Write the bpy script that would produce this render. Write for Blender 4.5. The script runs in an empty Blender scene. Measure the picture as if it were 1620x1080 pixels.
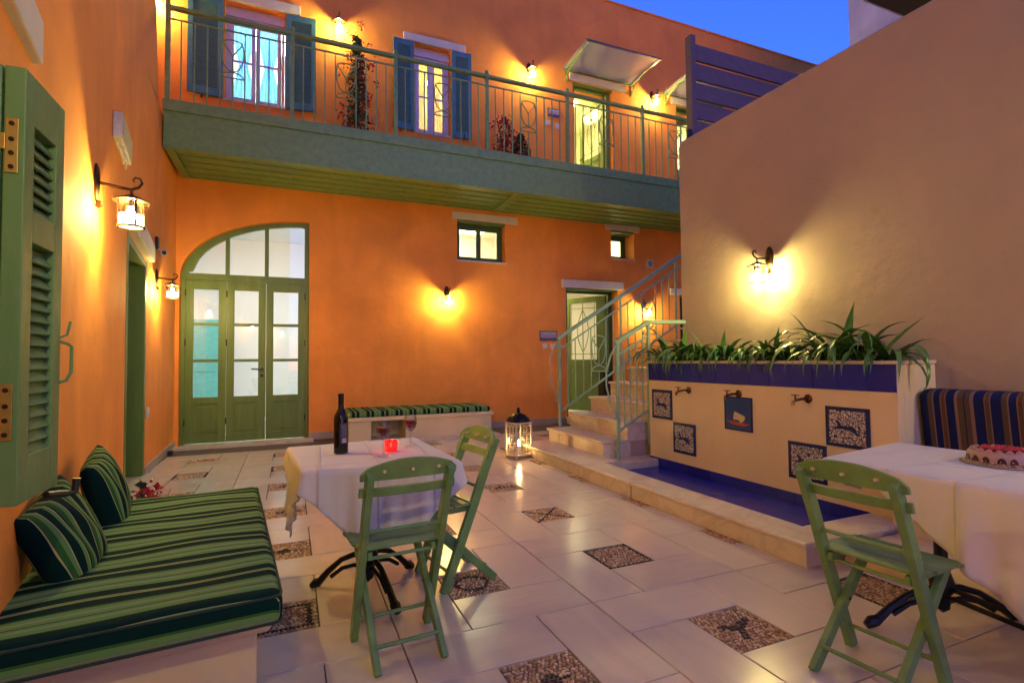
import bpy, bmesh, math, random
from mathutils import Vector, Matrix, Euler
PI = math.pi
rnd = random.Random(7)
sc = bpy.context.scene
col = sc.collection
# ------------------------------------------------------------------ camera, sky, exposure
cam_d = bpy.data.cameras.new('camera'); cam = bpy.data.objects.new('camera', cam_d); col.objects.link(cam)
cam_d.sensor_width = 36; cam_d.lens = 823.5 / 1620 * 36; cam_d.clip_start = .05; cam_d.clip_end = 800
_y, _p, _r = math.radians(23.183), math.radians(1.971), math.radians(-.5257)
fw = Vector((math.sin(_y)*math.cos(_p), math.cos(_y)*math.cos(_p), math.sin(_p)))
rt = Vector((math.cos(_y), -math.sin(_y), 0)); up = rt.cross(fw)
rt2 = rt*math.cos(_r)+up*math.sin(_r); up2 = -rt*math.sin(_r)+up*math.cos(_r)
m3 = Matrix((rt2, up2, -fw)).transposed()
cam.matrix_world = Matrix.Translation((0, 0, 1.25)) @ m3.to_4x4()
sc.camera = cam
world = bpy.data.worlds.new('World'); sc.world = world; world.use_nodes = True
wn = world.node_tree; wn.nodes.clear()
SKY_STRENGTH = .115
sky = wn.nodes.new('ShaderNodeTexSky'); sky.sky_type = 'NISHITA'; sky.sun_disc = False
sky.sun_elevation = math.radians(2.0); sky.sun_rotation = math.radians(200); sky.ozone_density = 6.0
sky.air_density = 1.0; sky.dust_density = .3
hsv = wn.nodes.new('ShaderNodeHueSaturation'); hsv.inputs['Saturation'].default_value = .97
tintn = wn.nodes.new('ShaderNodeMix'); tintn.data_type = 'RGBA'; tintn.blend_type = 'MULTIPLY'
tintn.inputs[0].default_value = 1; tintn.inputs[7].default_value = (1.06, .62, 1.0, 1)
bg = wn.nodes.new('ShaderNodeBackground'); bg.inputs[1].default_value = SKY_STRENGTH
wo = wn.nodes.new('ShaderNodeOutputWorld')
wn.links.new(sky.outputs[0], hsv.inputs['Color']); wn.links.new(hsv.outputs[0], tintn.inputs[6])
wn.links.new(tintn.outputs[2], bg.inputs[0]); wn.links.new(bg.outputs[0], wo.inputs[0])
sc.view_settings.view_transform = 'Standard'; sc.view_settings.look = 'None'
sc.view_settings.exposure = 3.55; sc.view_settings.gamma = 1
sc.render.engine = 'CYCLES'
sc.cycles.use_denoising = True
sc.cycles.max_bounces = 8; sc.cycles.diffuse_bounces = 4; sc.cycles.transparent_max_bounces = 12
sc.cycles.sample_clamp_indirect = 6; sc.cycles.caustics_reflective = False; sc.cycles.caustics_refractive = False
sc.cycles.use_light_tree = True
LAMP_W = 7.8          # strength of each lamp bulb (emission)
ROOM_W = 2.3
# ------------------------------------------------------------------ materials
def new_mat(name):
    m = bpy.data.materials.new(name); m.use_nodes = True
    nt = m.node_tree; nt.nodes.clear()
    out = nt.nodes.new('ShaderNodeOutputMaterial')
    return m, nt, out
def N(nt, t, **kw):
    n = nt.nodes.new(t)
    for k, v in kw.items(): setattr(n, k, v)
    return n
def mixc(nt, fac, a, b, blend='MIX'):
    n = N(nt, 'ShaderNodeMix', data_type='RGBA', blend_type=blend)
    for s, v in ((0, fac), (6, a), (7, b)):
        if hasattr(v, 'node'): nt.links.new(v, n.inputs[s])
        elif s == 0: n.inputs[0].default_value = v
        else: n.inputs[s].default_value = (*v[:3], 1)
    return n.outputs[2]
def ramp(nt, fac, stops, interp='LINEAR'):
    n = N(nt, 'ShaderNodeValToRGB'); r = n.color_ramp; r.interpolation = interp
    while len(r.elements) < len(stops): r.elements.new(.5)
    for e, (p, c) in zip(r.elements, stops):
        e.position = p; e.color = (c, c, c, 1) if isinstance(c, (int, float)) else (*c, 1)
    nt.links.new(fac, n.inputs[0]); return n.outputs[0]
def noise(nt, vec, scale, detail=4, rough=.55, dist=0):
    n = N(nt, 'ShaderNodeTexNoise'); n.inputs['Scale'].default_value = scale
    n.inputs['Detail'].default_value = detail; n.inputs['Roughness'].default_value = rough
    n.inputs['Distortion'].default_value = dist
    if vec is not None: nt.links.new(vec, n.inputs['Vector'])
    return n.outputs[0]
def mapping(nt, vec, scale=(1, 1, 1), rot=(0, 0, 0)):
    n = N(nt, 'ShaderNodeMapping'); n.inputs['Scale'].default_value = scale; n.inputs['Rotation'].default_value = rot
    nt.links.new(vec, n.inputs['Vector']); return n.outputs[0]
def bump(nt, h, strength, dist=.01, normal=None):
    n = N(nt, 'ShaderNodeBump'); n.inputs['Strength'].default_value = strength; n.inputs['Distance'].default_value = dist
    nt.links.new(h, n.inputs['Height'])
    if normal is not None: nt.links.new(normal, n.inputs['Normal'])
    return n.outputs[0]
def bsdf(nt, out, color, rough=.5, metal=0, normal=None, spec=.5, **kw):
    b = N(nt, 'ShaderNodeBsdfPrincipled')
    if hasattr(color, 'node'): nt.links.new(color, b.inputs['Base Color'])
    else: b.inputs['Base Color'].default_value = (*color, 1)
    if hasattr(rough, 'node'): nt.links.new(rough, b.inputs['Roughness'])
    else: b.inputs['Roughness'].default_value = rough
    b.inputs['Metallic'].default_value = metal; b.inputs['Specular IOR Level'].default_value = spec
    for k, v in kw.items(): b.inputs[k.replace('_', ' ')].default_value = v
    if normal is not None: nt.links.new(normal, b.inputs['Normal'])
    nt.links.new(b.outputs[0], out.inputs[0]); return b
def plaster(name, c, var=.25, rough=.75, bstr=.25, streak=.25):
    m, nt, out = new_mat(name)
    tc = N(nt, 'ShaderNodeTexCoord').outputs['Object']
    n1 = noise(nt, tc, 1.1, 5, .6, .4)
    n2 = noise(nt, mapping(nt, tc, (5, 5, .35)), 1.0, 4, .6)
    dark = tuple(v*(1-var) for v in c); light = tuple(min(1, v*(1+var*.6)) for v in c)
    a = mixc(nt, ramp(nt, n1, ((.3, 0), (.7, 1))), dark, light)
    f = ramp(nt, n2, ((.45, 0), (.75, streak)))
    a = mixc(nt, f, a, tuple(v*.72 for v in c))
    vo = N(nt, 'ShaderNodeTexVoronoi', feature='DISTANCE_TO_EDGE'); vo.inputs['Scale'].default_value = .55
    wob = N(nt, 'ShaderNodeTexNoise'); wob.inputs['Scale'].default_value = 2.3; wob.inputs['Detail'].default_value = 8; nt.links.new(tc, wob.inputs['Vector'])
    vm = N(nt, 'ShaderNodeMix', data_type='VECTOR'); vm.inputs[0].default_value = .35; nt.links.new(tc, vm.inputs[4]); nt.links.new(wob.outputs['Color'], vm.inputs[5])
    nt.links.new(vm.outputs[1], vo.inputs['Vector'])
    crk = N(nt, 'ShaderNodeMath', operation='MULTIPLY'); nt.links.new(ramp(nt, vo.outputs['Distance'], ((.0, 1), (.004, 0))), crk.inputs[0])
    nt.links.new(ramp(nt, noise(nt, tc, .8, 2), ((.52, 0), (.62, .16))), crk.inputs[1])
    a = mixc(nt, crk.outputs[0], a, tuple(v*.55 for v in c))
    sp_ = noise(nt, tc, 14, 5, .65)
    a = mixc(nt, ramp(nt, sp_, ((.66, 0), (.74, .28))), a, tuple(v*.62 for v in c))
    n3 = noise(nt, tc, 60, 6, .7); n4 = noise(nt, tc, 9, 3, .5)
    nm = bump(nt, n3, bstr, .004); nm = bump(nt, n4, bstr, .02, nm)
    bsdf(nt, out, a, rough, normal=nm, spec=.3); return m
def painted(name, c, rough=.4, var=.2, grain=(3, 3, 3), wear=None, bstr=.15):
    m, nt, out = new_mat(name)
    tc = N(nt, 'ShaderNodeTexCoord').outputs['Object']
    n1 = noise(nt, mapping(nt, tc, grain), 4, 5, .6)
    a = mixc(nt, ramp(nt, n1, ((.3, 0), (.7, 1))), tuple(v*(1-var) for v in c), tuple(min(1, v*(1+var)) for v in c))
    n2 = noise(nt, mapping(nt, tc, tuple(g*6 for g in grain)), 8, 6, .7)
    if wear:
        a = mixc(nt, ramp(nt, n2, ((.57, 0), (.66, .75))), a, wear)
    r = ramp(nt, n2, ((.3, rough*.8), (.7, min(1, rough*1.3))))
    bsdf(nt, out, a, r, normal=bump(nt, n2, bstr, .003), spec=.45); return m
def simple(name, c, rough=.5, metal=0, bs=0, scale=40, **kw):
    m, nt, out = new_mat(name)
    tc = N(nt, 'ShaderNodeTexCoord').outputs['Object']
    n1 = noise(nt, tc, scale, 4, .6)
    a = mixc(nt, ramp(nt, n1, ((.3, 0), (.7, 1))), tuple(v*.86 for v in c), tuple(min(1, v*1.12) for v in c))
    bsdf(nt, out, a, rough, metal, normal=bump(nt, n1, bs, .002) if bs else None, **kw); return m
def emit(name, c, s):
    m, nt, out = new_mat(name)
    e = N(nt, 'ShaderNodeEmission'); e.inputs[0].default_value = (*c, 1); e.inputs[1].default_value = s
    nt.links.new(e.outputs[0], out.inputs[0]); return m
def glass(name, c=(1, 1, 1), refl=.10, rough=.02, glow=None):
    m, nt, out = new_mat(name)
    t = N(nt, 'ShaderNodeBsdfTransparent'); t.inputs[0].default_value = (*c, 1)
    g = N(nt, 'ShaderNodeBsdfGlossy'); g.inputs['Roughness'].default_value = rough
    lw = N(nt, 'ShaderNodeLayerWeight'); lw.inputs[0].default_value = .35
    mr = N(nt, 'ShaderNodeMapRange'); mr.inputs[3].default_value = refl*.5; mr.inputs[4].default_value = min(1, refl*6)
    nt.links.new(lw.outputs['Fresnel'], mr.inputs[0])
    mx = N(nt, 'ShaderNodeMixShader'); nt.links.new(mr.outputs[0], mx.inputs[0])
    nt.links.new(t.outputs[0], mx.inputs[1]); nt.links.new(g.outputs[0], mx.inputs[2]); o = mx.outputs[0]
    if glow:
        e = N(nt, 'ShaderNodeEmission'); e.inputs[0].default_value = (*glow[0], 1); e.inputs[1].default_value = glow[1]
        ad = N(nt, 'ShaderNodeAddShader'); nt.links.new(o, ad.inputs[0]); nt.links.new(e.outputs[0], ad.inputs[1]); o = ad.outputs[0]
    nt.links.new(o, out.inputs[0]); return m
def stripes(name, stops, period, rough=.85, weave=900):
    """woven fabric: stripe sequence along UV.x (metres)"""
    m, nt, out = new_mat(name)
    uv = N(nt, 'ShaderNodeUVMap').outputs[0]
    sx = N(nt, 'ShaderNodeSeparateXYZ'); nt.links.new(uv, sx.inputs[0])
    d = N(nt, 'ShaderNodeMath', operation='DIVIDE'); nt.links.new(sx.outputs[0], d.inputs[0]); d.inputs[1].default_value = period
    f = N(nt, 'ShaderNodeMath', operation='FRACT'); nt.links.new(d.outputs[0], f.inputs[0])
    c = ramp(nt, f.outputs[0], stops, 'CONSTANT')
    n1 = noise(nt, mapping(nt, uv, (weave, weave, 1)), 1, 2, .5)
    c = mixc(nt, ramp(nt, n1, ((.3, .0), (.75, .25))), c, (.005, .006, .004))
    n2 = noise(nt, mapping(nt, uv, (9, 9, 1)), 1, 4, .6)
    nm = bump(nt, n1, .25, .001); nm = bump(nt, n2, .5, .012, nm)
    b = bsdf(nt, out, c, rough, normal=nm, spec=.08); return m
ORANGE = (.92, .32, .055)
M = {}
M['orange'] = plaster('orange lime plaster', ORANGE, .16)
M['beige'] = plaster('beige rose plaster', (.40, .31, .235), .08, .8, .4, .10)
M['cream_plaster'] = plaster('cream plaster', (.70, .56, .33), .12, .7, .15, .15)
M['white_plaster'] = plaster('rough white limewash', (.55, .56, .60), .25, .9, .8, .6)
M['room'] = plaster('white interior wall', (.85, .85, .82), .03, .8, .05, .02)
M['green'] = painted('green painted joinery', (.135, .205, .045), .38, .15, (2, 2, .3), None)
M['green_steel'] = painted('grey green painted steel', (.20, .34, .11), .42, .15)
M['rail_green'] = painted('lamplit green painted steel', (.24, .40, .26), .4, .12)  # paler green for the stair rails, lamplight put into the colour
M['chair'] = painted('green painted chair wood', (.15, .275, .08), .38, .22, (2, 2, 2), (.2, .22, .1), .25)
M['shutter'] = painted('aged green shutter paint', (.13, .24, .085), .45, .15, (2, 2, .4), (.17, .22, .12))
M['blue_green'] = painted('sky tinted shutter paint', (.07, .20, .24), .5, .15)  # blue cast of the sky put into the shutter colour
M['dark_green'] = painted('dark green window frame', (.05, .11, .03), .4, .15)
M['white_frame'] = painted('off white window frame paint', (.62, .58, .66), .5, .08)
M['lintel'] = plaster('white stone lintel', (.66, .60, .52), .15, .85, .5, .2)
M['iron'] = simple('black cast iron', (.012, .012, .013), .42, .6, .3, 60)
M['bronze'] = simple('dark bronze lamp metal', (.06, .035, .02), .38, .8, .3)
M['tap'] = simple('aged brass tap', (.14, .06, .025), .35, .85, .2)
M['brass'] = simple('worn brass', (.55, .33, .08), .4, .8, .4, 30)
M['slate'] = painted('purple grey louvre paint', (.125, .10, .12), .5, .12)
M['plastic'] = simple('off white plastic', (.6, .56, .48), .45)
M['black'] = simple('black plastic', (.015, .015, .015), .4)
M['glass'] = glass('window glass', (.97, .99, 1), .10)
M['clear'] = glass('clear glass', (.96, .96, .96), .06, .01)
M['lampglass'] = glass('clear lamp glass', (1, .97, .9), .10, .05)
M['frost'] = glass('frosted glowing lamp glass', (1, .96, .85), .05, .2, ((1, .85, .40), .9))
M['bulb'] = emit('lit lamp bulb', (1, .83, .27), LAMP_W*26)
M['flame'] = emit('candle flame', (1, .62, .22), 75)
M['warmroom'] = emit('warm ceiling lamp', (1, .88, .45), ROOM_W*.75)
M['coolroom'] = emit('cool ceiling lamp', (.72, .93, 1), ROOM_W*2.2)
M['yellowroom'] = emit('yellow ceiling lamp', (1, .88, .22), ROOM_W*1.3)
M['small_flame'] = emit('tealight flame', (1, .55, .2), 26)
M['wax'] = simple('candle wax', (.85, .78, .6), .5, Subsurface_Weight=0)
M['curtain_blue'] = simple('blue curtain cloth', (.12, .38, .75), .9, 0, .1, 20)
M['curtain_yellow'] = simple('yellow curtain cloth', (.75, .55, .15), .9, 0, .1, 20)
M['leaf'] = None
M['petal'] = simple('red bougainvillea petals', (.42, .010, .03), .6)
M['darkleaf'] = simple('dark shrub leaves', (.03, .07, .02), .55)
M['terracotta'] = simple('terracotta', (.35, .12, .06), .8, 0, .3)
M['soil'] = simple('dark potting soil', (.03, .02, .012), .95, 0, .8, 60)
M['wine'] = simple('red wine', (.14, .003, .010), .15)
M['bottle'] = simple('dark bottle glass', (.006, .005, .004), .06)
M['capsule'] = simple('black bottle capsule', (.012, .01, .01), .3)
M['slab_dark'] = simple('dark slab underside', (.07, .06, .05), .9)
M['lanternwhite'] = painted('chipped white lantern metal', (.6, .5, .38), .5, .15, (3, 3, 3), (.2, .12, .06))
M['skirting'] = plaster('grey stone skirting', (.42, .34, .27), .12, .5)
M['teal'] = painted('teal interior door paint', (.15, .5, .45), .5, .1)
# red glass with a faint emission in place of candlelight
M['redglass'] = glass('red glass', (.9, .04, .03), .2, .03, ((1, .02, .01), .03))
def leafmat():
    m, nt, out = new_mat('glossy strap leaf')
    oi = N(nt, 'ShaderNodeObjectInfo')
    tc = N(nt, 'ShaderNodeTexCoord').outputs['Object']
    n = noise(nt, mapping(nt, tc, (60, 60, 3)), 1, 3, .5)
    c = mixc(nt, oi.outputs['Random'], (.028, .10, .014), (.10, .25, .035))
    c = mixc(nt, ramp(nt, n, ((.4, 0), (.7, .5))), c, (.16, .30, .07))
    bsdf(nt, out, c, .33, spec=.5); return m
M['leaf'] = leafmat()
def tilemat():
    m, nt, out = new_mat('polished stone floor tile')
    oi = N(nt, 'ShaderNodeObjectInfo'); tc = N(nt, 'ShaderNodeTexCoord').outputs['Object']
    ad = N(nt, 'ShaderNodeVectorMath', operation='ADD'); nt.links.new(tc, ad.inputs[0])
    sc_ = N(nt, 'ShaderNodeVectorMath', operation='SCALE'); nt.links.new(oi.outputs['Location'], sc_.inputs[0]); sc_.inputs[3].default_value = 3.7
    nt.links.new(sc_.outputs[0], ad.inputs[1]); v = ad.outputs[0]
    n1 = noise(nt, mapping(nt, v, (2.2, 14, 1)), 1, 6, .6, .5)
    n2 = noise(nt, v, 2.5, 4, .6, .8)
    c = mixc(nt, ramp(nt, n1, ((.3, 0), (.72, 1))), (.58, .50, .39), (.67, .59, .46))
    c = mixc(nt, ramp(nt, n2, ((.35, 0), (.8, .35))), c, (.50, .40, .30))
    c = mixc(nt, oi.outputs['Random'], c, mixc(nt, .5, c, (.68, .57, .46)))
    n3 = noise(nt, mapping(nt, v, (2, 6, 1)), 1, 3, .5)
    r = ramp(nt, n3, ((.3, .16), (.75, .262)))
    n4 = noise(nt, v, 3.0, 2, .5)
    nm = bump(nt, n4, .14, .006)
    bsdf(nt, out, c, r, normal=nm, spec=.5); return m
M['tile'] = tilemat()
def marble():
    m, nt, out = new_mat('cream marble')
    tc = N(nt, 'ShaderNodeTexCoord').outputs['Object']
    n1 = noise(nt, tc, 2.5, 8, .62, 1.6); n2 = noise(nt, tc, 9, 6, .65, .6)
    c = mixc(nt, ramp(nt, n1, ((.44, 0), (.5, .6), (.56, 0))), (.64, .54, .40), (.50, .39, .27))
    c = mixc(nt, ramp(nt, n2, ((.5, 0), (.85, .3))), c, (.54, .41, .26))
    bsdf(nt, out, c, ramp(nt, n2, ((.3, .30), (.7, .45))), normal=bump(nt, n2, .15, .003), spec=.5); return m
M['marble'] = marble()
def bluetile():
    m, nt, out = new_mat('glazed cobalt tile')
    oi = N(nt, 'ShaderNodeObjectInfo'); tc = N(nt, 'ShaderNodeTexCoord').outputs['Object']
    n = noise(nt, tc, 8, 3, .5)
    c = mixc(nt, oi.outputs['Random'], (.010, .014, .22), (.016, .022, .31))
    bsdf(nt, out, c, .24, normal=bump(nt, n, .1, .004), spec=.4); return m
M['bluetile'] = bluetile()
M['grout'] = simple('grey grout', (.12, .09, .065), .9, 0, .3)
M['bed'] = simple('mosaic mortar', (.20, .13, .08), .9, 0, .5, 80)
def pebmat():
    m, nt, out = new_mat('river pebbles')
    at = N(nt, 'ShaderNodeAttribute'); at.attribute_name = 'tone'
    c = ramp(nt, at.outputs['Fac'], ((0, (.012, .012, .016)), (.18, (.03, .03, .035)), (.2, (.30, .17, .08)), (.5, (.48, .31, .16)), (.8, (.62, .44, .25)), (1, (.75, .58, .38))))
    bsdf(nt, out, c, .35, spec=.5); return m
M['pebble'] = pebmat()
def clothmat():
    m, nt, out = new_mat('white table linen')
    tc = N(nt, 'ShaderNodeTexCoord').outputs['Object']
    w1 = noise(nt, tc, 350, 2, .5); w2 = noise(nt, tc, 6, 4, .55, .3)
    # pressed fold lines
    sx = N(nt, 'ShaderNodeSeparateXYZ'); nt.links.new(mapping(nt, tc, (1, 1, 1), (0, 0, .05)), sx.inputs[0])
    hs = []
    for k in (0, 1):
        mlt = N(nt, 'ShaderNodeMath', operation='MULTIPLY'); nt.links.new(sx.outputs[k], mlt.inputs[0]); mlt.inputs[1].default_value = 3.7
        fr = N(nt, 'ShaderNodeMath', operation='PINGPONG'); nt.links.new(mlt.outputs[0], fr.inputs[0]); fr.inputs[1].default_value = .5
        hs.append(ramp(nt, fr.outputs[0], ((0, 1), (.04, 0))))
    ad = N(nt, 'ShaderNodeMath', operation='ADD'); nt.links.new(hs[0], ad.inputs[0]); nt.links.new(hs[1], ad.inputs[1])
    nm = bump(nt, w1, .1, .001); nm = bump(nt, w2, .3, .02, nm); nm = bump(nt, ad.outputs[0], .7, .010, nm)
    d = N(nt, 'ShaderNodeBsdfDiffuse'); d.inputs[0].default_value = (.80, .765, .72, 1); nt.links.new(nm, d.inputs['Normal'])
    t = N(nt, 'ShaderNodeBsdfTranslucent'); t.inputs[0].default_value = (.75, .7, .68, 1)
    mx = N(nt, 'ShaderNodeMixShader'); mx.inputs[0].default_value = .22
    nt.links.new(d.outputs[0], mx.inputs[1]); nt.links.new(t.outputs[0], mx.inputs[2]); nt.links.new(mx.outputs[0], out.inputs[0]); return m
M['cloth'] = clothmat()
def curtainmat(name, c):
    m, nt, out = new_mat(name)
    d = N(nt, 'ShaderNodeBsdfDiffuse'); d.inputs[0].default_value = (*c, 1)
    t = N(nt, 'ShaderNodeBsdfTranslucent'); t.inputs[0].default_value = (*c, 1)
    mx = N(nt, 'ShaderNodeMixShader'); mx.inputs[0].default_value = .6
    nt.links.new(d.outputs[0], mx.inputs[1]); nt.links.new(t.outputs[0], mx.inputs[2]); nt.links.new(mx.outputs[0], out.inputs[0]); return m
M['curtain_blue'] = curtainmat('blue curtain cloth', (.20, .50, .85))
M['curtain_yellow'] = curtainmat('yellow curtain cloth', (.85, .66, .22))
DG, LG, GG, TN, MG = (.002, .024, .020), (.14, .29, .085), (.25, .30, .17), (.50, .46, .18), (.04, .13, .03)
M['greenstripe'] = stripes('green striped canvas', ((0, DG), (.20, TN), (.215, LG), (.27, TN), (.285, DG), (.48, MG), (.50, LG), (.60, GG), (.65, LG), (.71, DG), (.73, LG), (.82, GG), (.87, LG), (.96, MG)), .215)
M['pillowstripe'] = stripes('green striped pillow canvas', ((0, DG), (.20, TN), (.22, MG), (.33, LG), (.42, TN), (.44, DG), (.62, LG), (.70, TN), (.72, DG), (.76, MG), (.86, LG), (.94, TN), (.96, DG)), .165)
NV, BR, OR, MV = (.014, .022, .10), (.11, .075, .05), (.33, .12, .04), (.25, .15, .13)
M['bluestripe'] = stripes('navy and tan striped canvas', ((0, BR), (.07, NV), (.20, MV), (.215, BR), (.27, OR), (.285, NV), (.42, MV), (.47, BR), (.54, NV), (.555, BR), (.64, MV), (.68, NV), (.80, OR), (.815, BR), (.87, OR), (.885, NV), (.98, MV)), .40)
def awning_mat():
    m, nt, out = new_mat('cloudy polycarbonate sheet')
    tc = N(nt, 'ShaderNodeTexCoord').outputs['Object']
    n = noise(nt, tc, 1.6, 4, .6)
    d = N(nt, 'ShaderNodeBsdfPrincipled'); d.inputs['Roughness'].default_value = .12
    nt.links.new(mixc(nt, n, (.30, .27, .33), (.62, .58, .60)), d.inputs['Base Color'])
    t = N(nt, 'ShaderNodeBsdfTranslucent'); t.inputs[0].default_value = (.6, .62, .75, 1)
    t2 = N(nt, 'ShaderNodeBsdfTransparent'); t2.inputs[0].default_value = (.8, .85, .9, 1)
    a = N(nt, 'ShaderNodeMixShader'); a.inputs[0].default_value = .35
    nt.links.new(d.outputs[0], a.inputs[1]); nt.links.new(t.outputs[0], a.inputs[2])
    b = N(nt, 'ShaderNodeMixShader'); b.inputs[0].default_value = .15
    nt.links.new(a.outputs[0], b.inputs[1]); nt.links.new(t2.outputs[0], b.inputs[2]); nt.links.new(b.outputs[0], out.inputs[0]); return m
M['awning'] = awning_mat()
def arabesque():
    m, nt, out = new_mat('blue and white arabesque glaze')
    tc = N(nt, 'ShaderNodeTexCoord').outputs['Object']
    v1 = N(nt, 'ShaderNodeTexVoronoi', feature='DISTANCE_TO_EDGE'); v1.inputs['Scale'].default_value = 46; nt.links.new(tc, v1.inputs['Vector'])
    v2 = N(nt, 'ShaderNodeTexVoronoi'); v2.inputs['Scale'].default_value = 26; nt.links.new(tc, v2.inputs['Vector'])
    n = noise(nt, tc, 45, 2, .5, 2.5)
    e = ramp(nt, v1.outputs['Distance'], ((.05, 1), (.11, 0)))
    c = mixc(nt, e, (.62, .54, .46), (.03, .03, .09))
    c = mixc(nt, ramp(nt, n, ((.56, 0), (.6, 1))), c, (.025, .03, .08))
    c = mixc(nt, ramp(nt, v2.outputs['Distance'], ((.16, 1), (.22, 0))), c, (.18, .05, .03))
    c = mixc(nt, ramp(nt, v2.outputs['Distance'], ((.06, 1), (.1, 0))), c, (.02, .02, .07))
    bsdf(nt, out, c, .25, spec=.5); return m
M['arabesque'] = arabesque()
M['navyglaze'] = simple('navy glaze', (.012, .020, .10), .25)
M['shipblue'] = simple('deep sea blue glaze', (.012, .05, .19), .3, 0, 0, 25)
M['sail'] = simple('pale sail glaze', (.6, .48, .26), .4)
M['hull'] = simple('red hull glaze', (.42, .05, .02), .4)
M['chocolate'] = simple('dark berry glaze', (.06, .008, .008), .12)
M['cream'] = simple('whipped cream', (.40, .24, .19), .5, 0, .3)
M['crumb'] = simple('chopped nuts', (.75, .55, .28), .7)
M['silver'] = simple('silver cake board', (.5, .42, .4), .3, .8)
M['label'] = simple('dark blue grey label', (.03, .035, .06), .5)
M['white'] = simple('white print', (.6, .6, .6), .5)
# ------------------------------------------------------------------ mesh builder
class MB:
    def __init__(s): s.v = []; s.f = []; s.uv = None
    def add(s, vs, fs, T=None):
        o = len(s.v)
        s.v += [tuple(T @ Vector(v)) if T else tuple(v) for v in vs]; s.f += [tuple(i+o for i in f) for f in fs]
        return s
    def box(s, x0, x1, y0, y1, z0, z1, T=None):
        vs = [(x, y, z) for z in (z0, z1) for y in (y0, y1) for x in (x0, x1)]
        return s.add(vs, [(0, 2, 3, 1), (4, 5, 7, 6), (0, 1, 5, 4), (2, 6, 7, 3), (0, 4, 6, 2), (1, 3, 7, 5)], T)
    def prism(s, poly, axis, a, b, T=None):
        """poly: 2D points; axis 0: (y,z) extruded along x; 1: (x,z) along y; 2: (x,y) along z"""
        def mk(p, t): return (t, p[0], p[1]) if axis == 0 else (p[0], t, p[1]) if axis == 1 else (p[0], p[1], t)
        n = len(poly); vs = [mk(p, a) for p in poly]+[mk(p, b) for p in poly]
        fs = [tuple(range(n))[::-1], tuple(range(n, 2*n))]+[(i, (i+1) % n, n+(i+1) % n, n+i) for i in range(n)]
        return s.add(vs, fs, T)
    def bar(s, p, q, w, h=None, up=(0, 0, 1), T=None):
        p = Vector(p); q = Vector(q); h = h or w; d = (q-p).normalized(); u = Vector(up)
        if abs(d.dot(u)) > .98: u = Vector((0, 1, 0))
        sd = d.cross(u).normalized(); u = sd.cross(d)
        vs = [c+sd*(a*w/2)+u*(b*h/2) for c in (p, q) for a, b in ((-1, -1), (1, -1), (1, 1), (-1, 1))]
        return s.add(vs, [(3, 2, 1, 0), (4, 5, 6, 7), (0, 1, 5, 4), (1, 2, 6, 5), (2, 3, 7, 6), (3, 0, 4, 7)], T)
    def tube(s, pts, r, n=8, T=None, cap=True):
        pts = [Vector(p) for p in pts]; m = len(pts); rs = r if isinstance(r, (list, tuple)) else [r]*m
        vs = []; prev = None
        for i, p in enumerate(pts):
            d = (pts[min(i+1, m-1)]-pts[max(i-1, 0)]).normalized()
            if prev is None:
                u = Vector((0, 0, 1)) if abs(d.z) < .9 else Vector((1, 0, 0))
                a = d.cross(u).normalized()
            else:
                a = (prev-d*prev.dot(d)).normalized()
            prev = a; b = d.cross(a)
            vs += [p+(a*math.cos(2*PI*k/n)+b*math.sin(2*PI*k/n))*rs[i] for k in range(n)]
        fs = [(i*n+k, i*n+(k+1) % n, (i+1)*n+(k+1) % n, (i+1)*n+k) for i in range(m-1) for k in range(n)]
        if cap: fs += [tuple(range(n))[::-1], tuple((m-1)*n+k for k in range(n))]
        return s.add(vs, fs, T)
    def lathe(s, prof, n=20, T=None, cap=True, sq=0):
        vs = []
        for r, z in prof:
            for k in range(n):
                a = 2*PI*k/n; c, d = math.cos(a), math.sin(a)
                g = 1 if not sq else 1/((abs(c)**sq+abs(d)**sq)**(1/sq))
                vs.append((r*c*g, r*d*g, z))
        m = len(prof)
        fs = [(i*n+k, i*n+(k+1) % n, (i+1)*n+(k+1) % n, (i+1)*n+k) for i in range(m-1) for k in range(n)]
        if cap: fs += [tuple(range(n))[::-1], tuple((m-1)*n+k for k in range(n))]
        return s.add(vs, fs, T)
    def mesh(s, name):
        me = bpy.data.meshes.new(name); me.from_pydata(s.v, [], s.f)
        bm = bmesh.new(); bm.from_mesh(me); bmesh.ops.recalc_face_normals(bm, faces=bm.faces); bm.to_mesh(me); bm.free()
        return me
    def build(s, name, m, parent=None, bevel=0, smooth=False, loc=None, seg=2):
        me = s.mesh(name); me.materials.append(m)
        if smooth:
            for p in me.polygons: p.use_smooth = True
            try: me.set_sharp_from_angle(angle=math.radians(38))
            except Exception: pass
        o = bpy.data.objects.new(name, me); col.objects.link(o)
        if parent: o.parent = parent
        if loc: o.location = loc
        if bevel:
            b = o.modifiers.new('bevel', 'BEVEL'); b.width = bevel; b.segments = seg; b.limit_method = 'ANGLE'; b.angle_limit = math.radians(40)
            b.harden_normals = False
        return o
def tag(o, label=None, cat=None, group=None, kind=None):
    if label: o['label'] = label
    if cat: o['category'] = cat
    if group: o['group'] = group
    if kind: o['kind'] = kind
    return o
def thing(name, label, cat, loc=(0, 0, 0), rz=0, group=None):
    o = bpy.data.objects.new(name, None); col.objects.link(o); o.location = loc; o.rotation_euler = (0, 0, rz); o.empty_display_size = .1
    return tag(o, label, cat, group)
def copy_tree(o, parent=None):
    c = o.copy(); col.objects.link(c)
    if parent: c.parent = parent; c.matrix_parent_inverse = o.matrix_parent_inverse
    for ch in list(o.children): copy_tree(ch, c)
    return c
def TR(loc=(0, 0, 0), rz=0, rx=0, ry=0, s=(1, 1, 1)):
    return Matrix.Translation(loc) @ Euler((rx, ry, rz)).to_matrix().to_4x4() @ Matrix.Diagonal((*s, 1))
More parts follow.
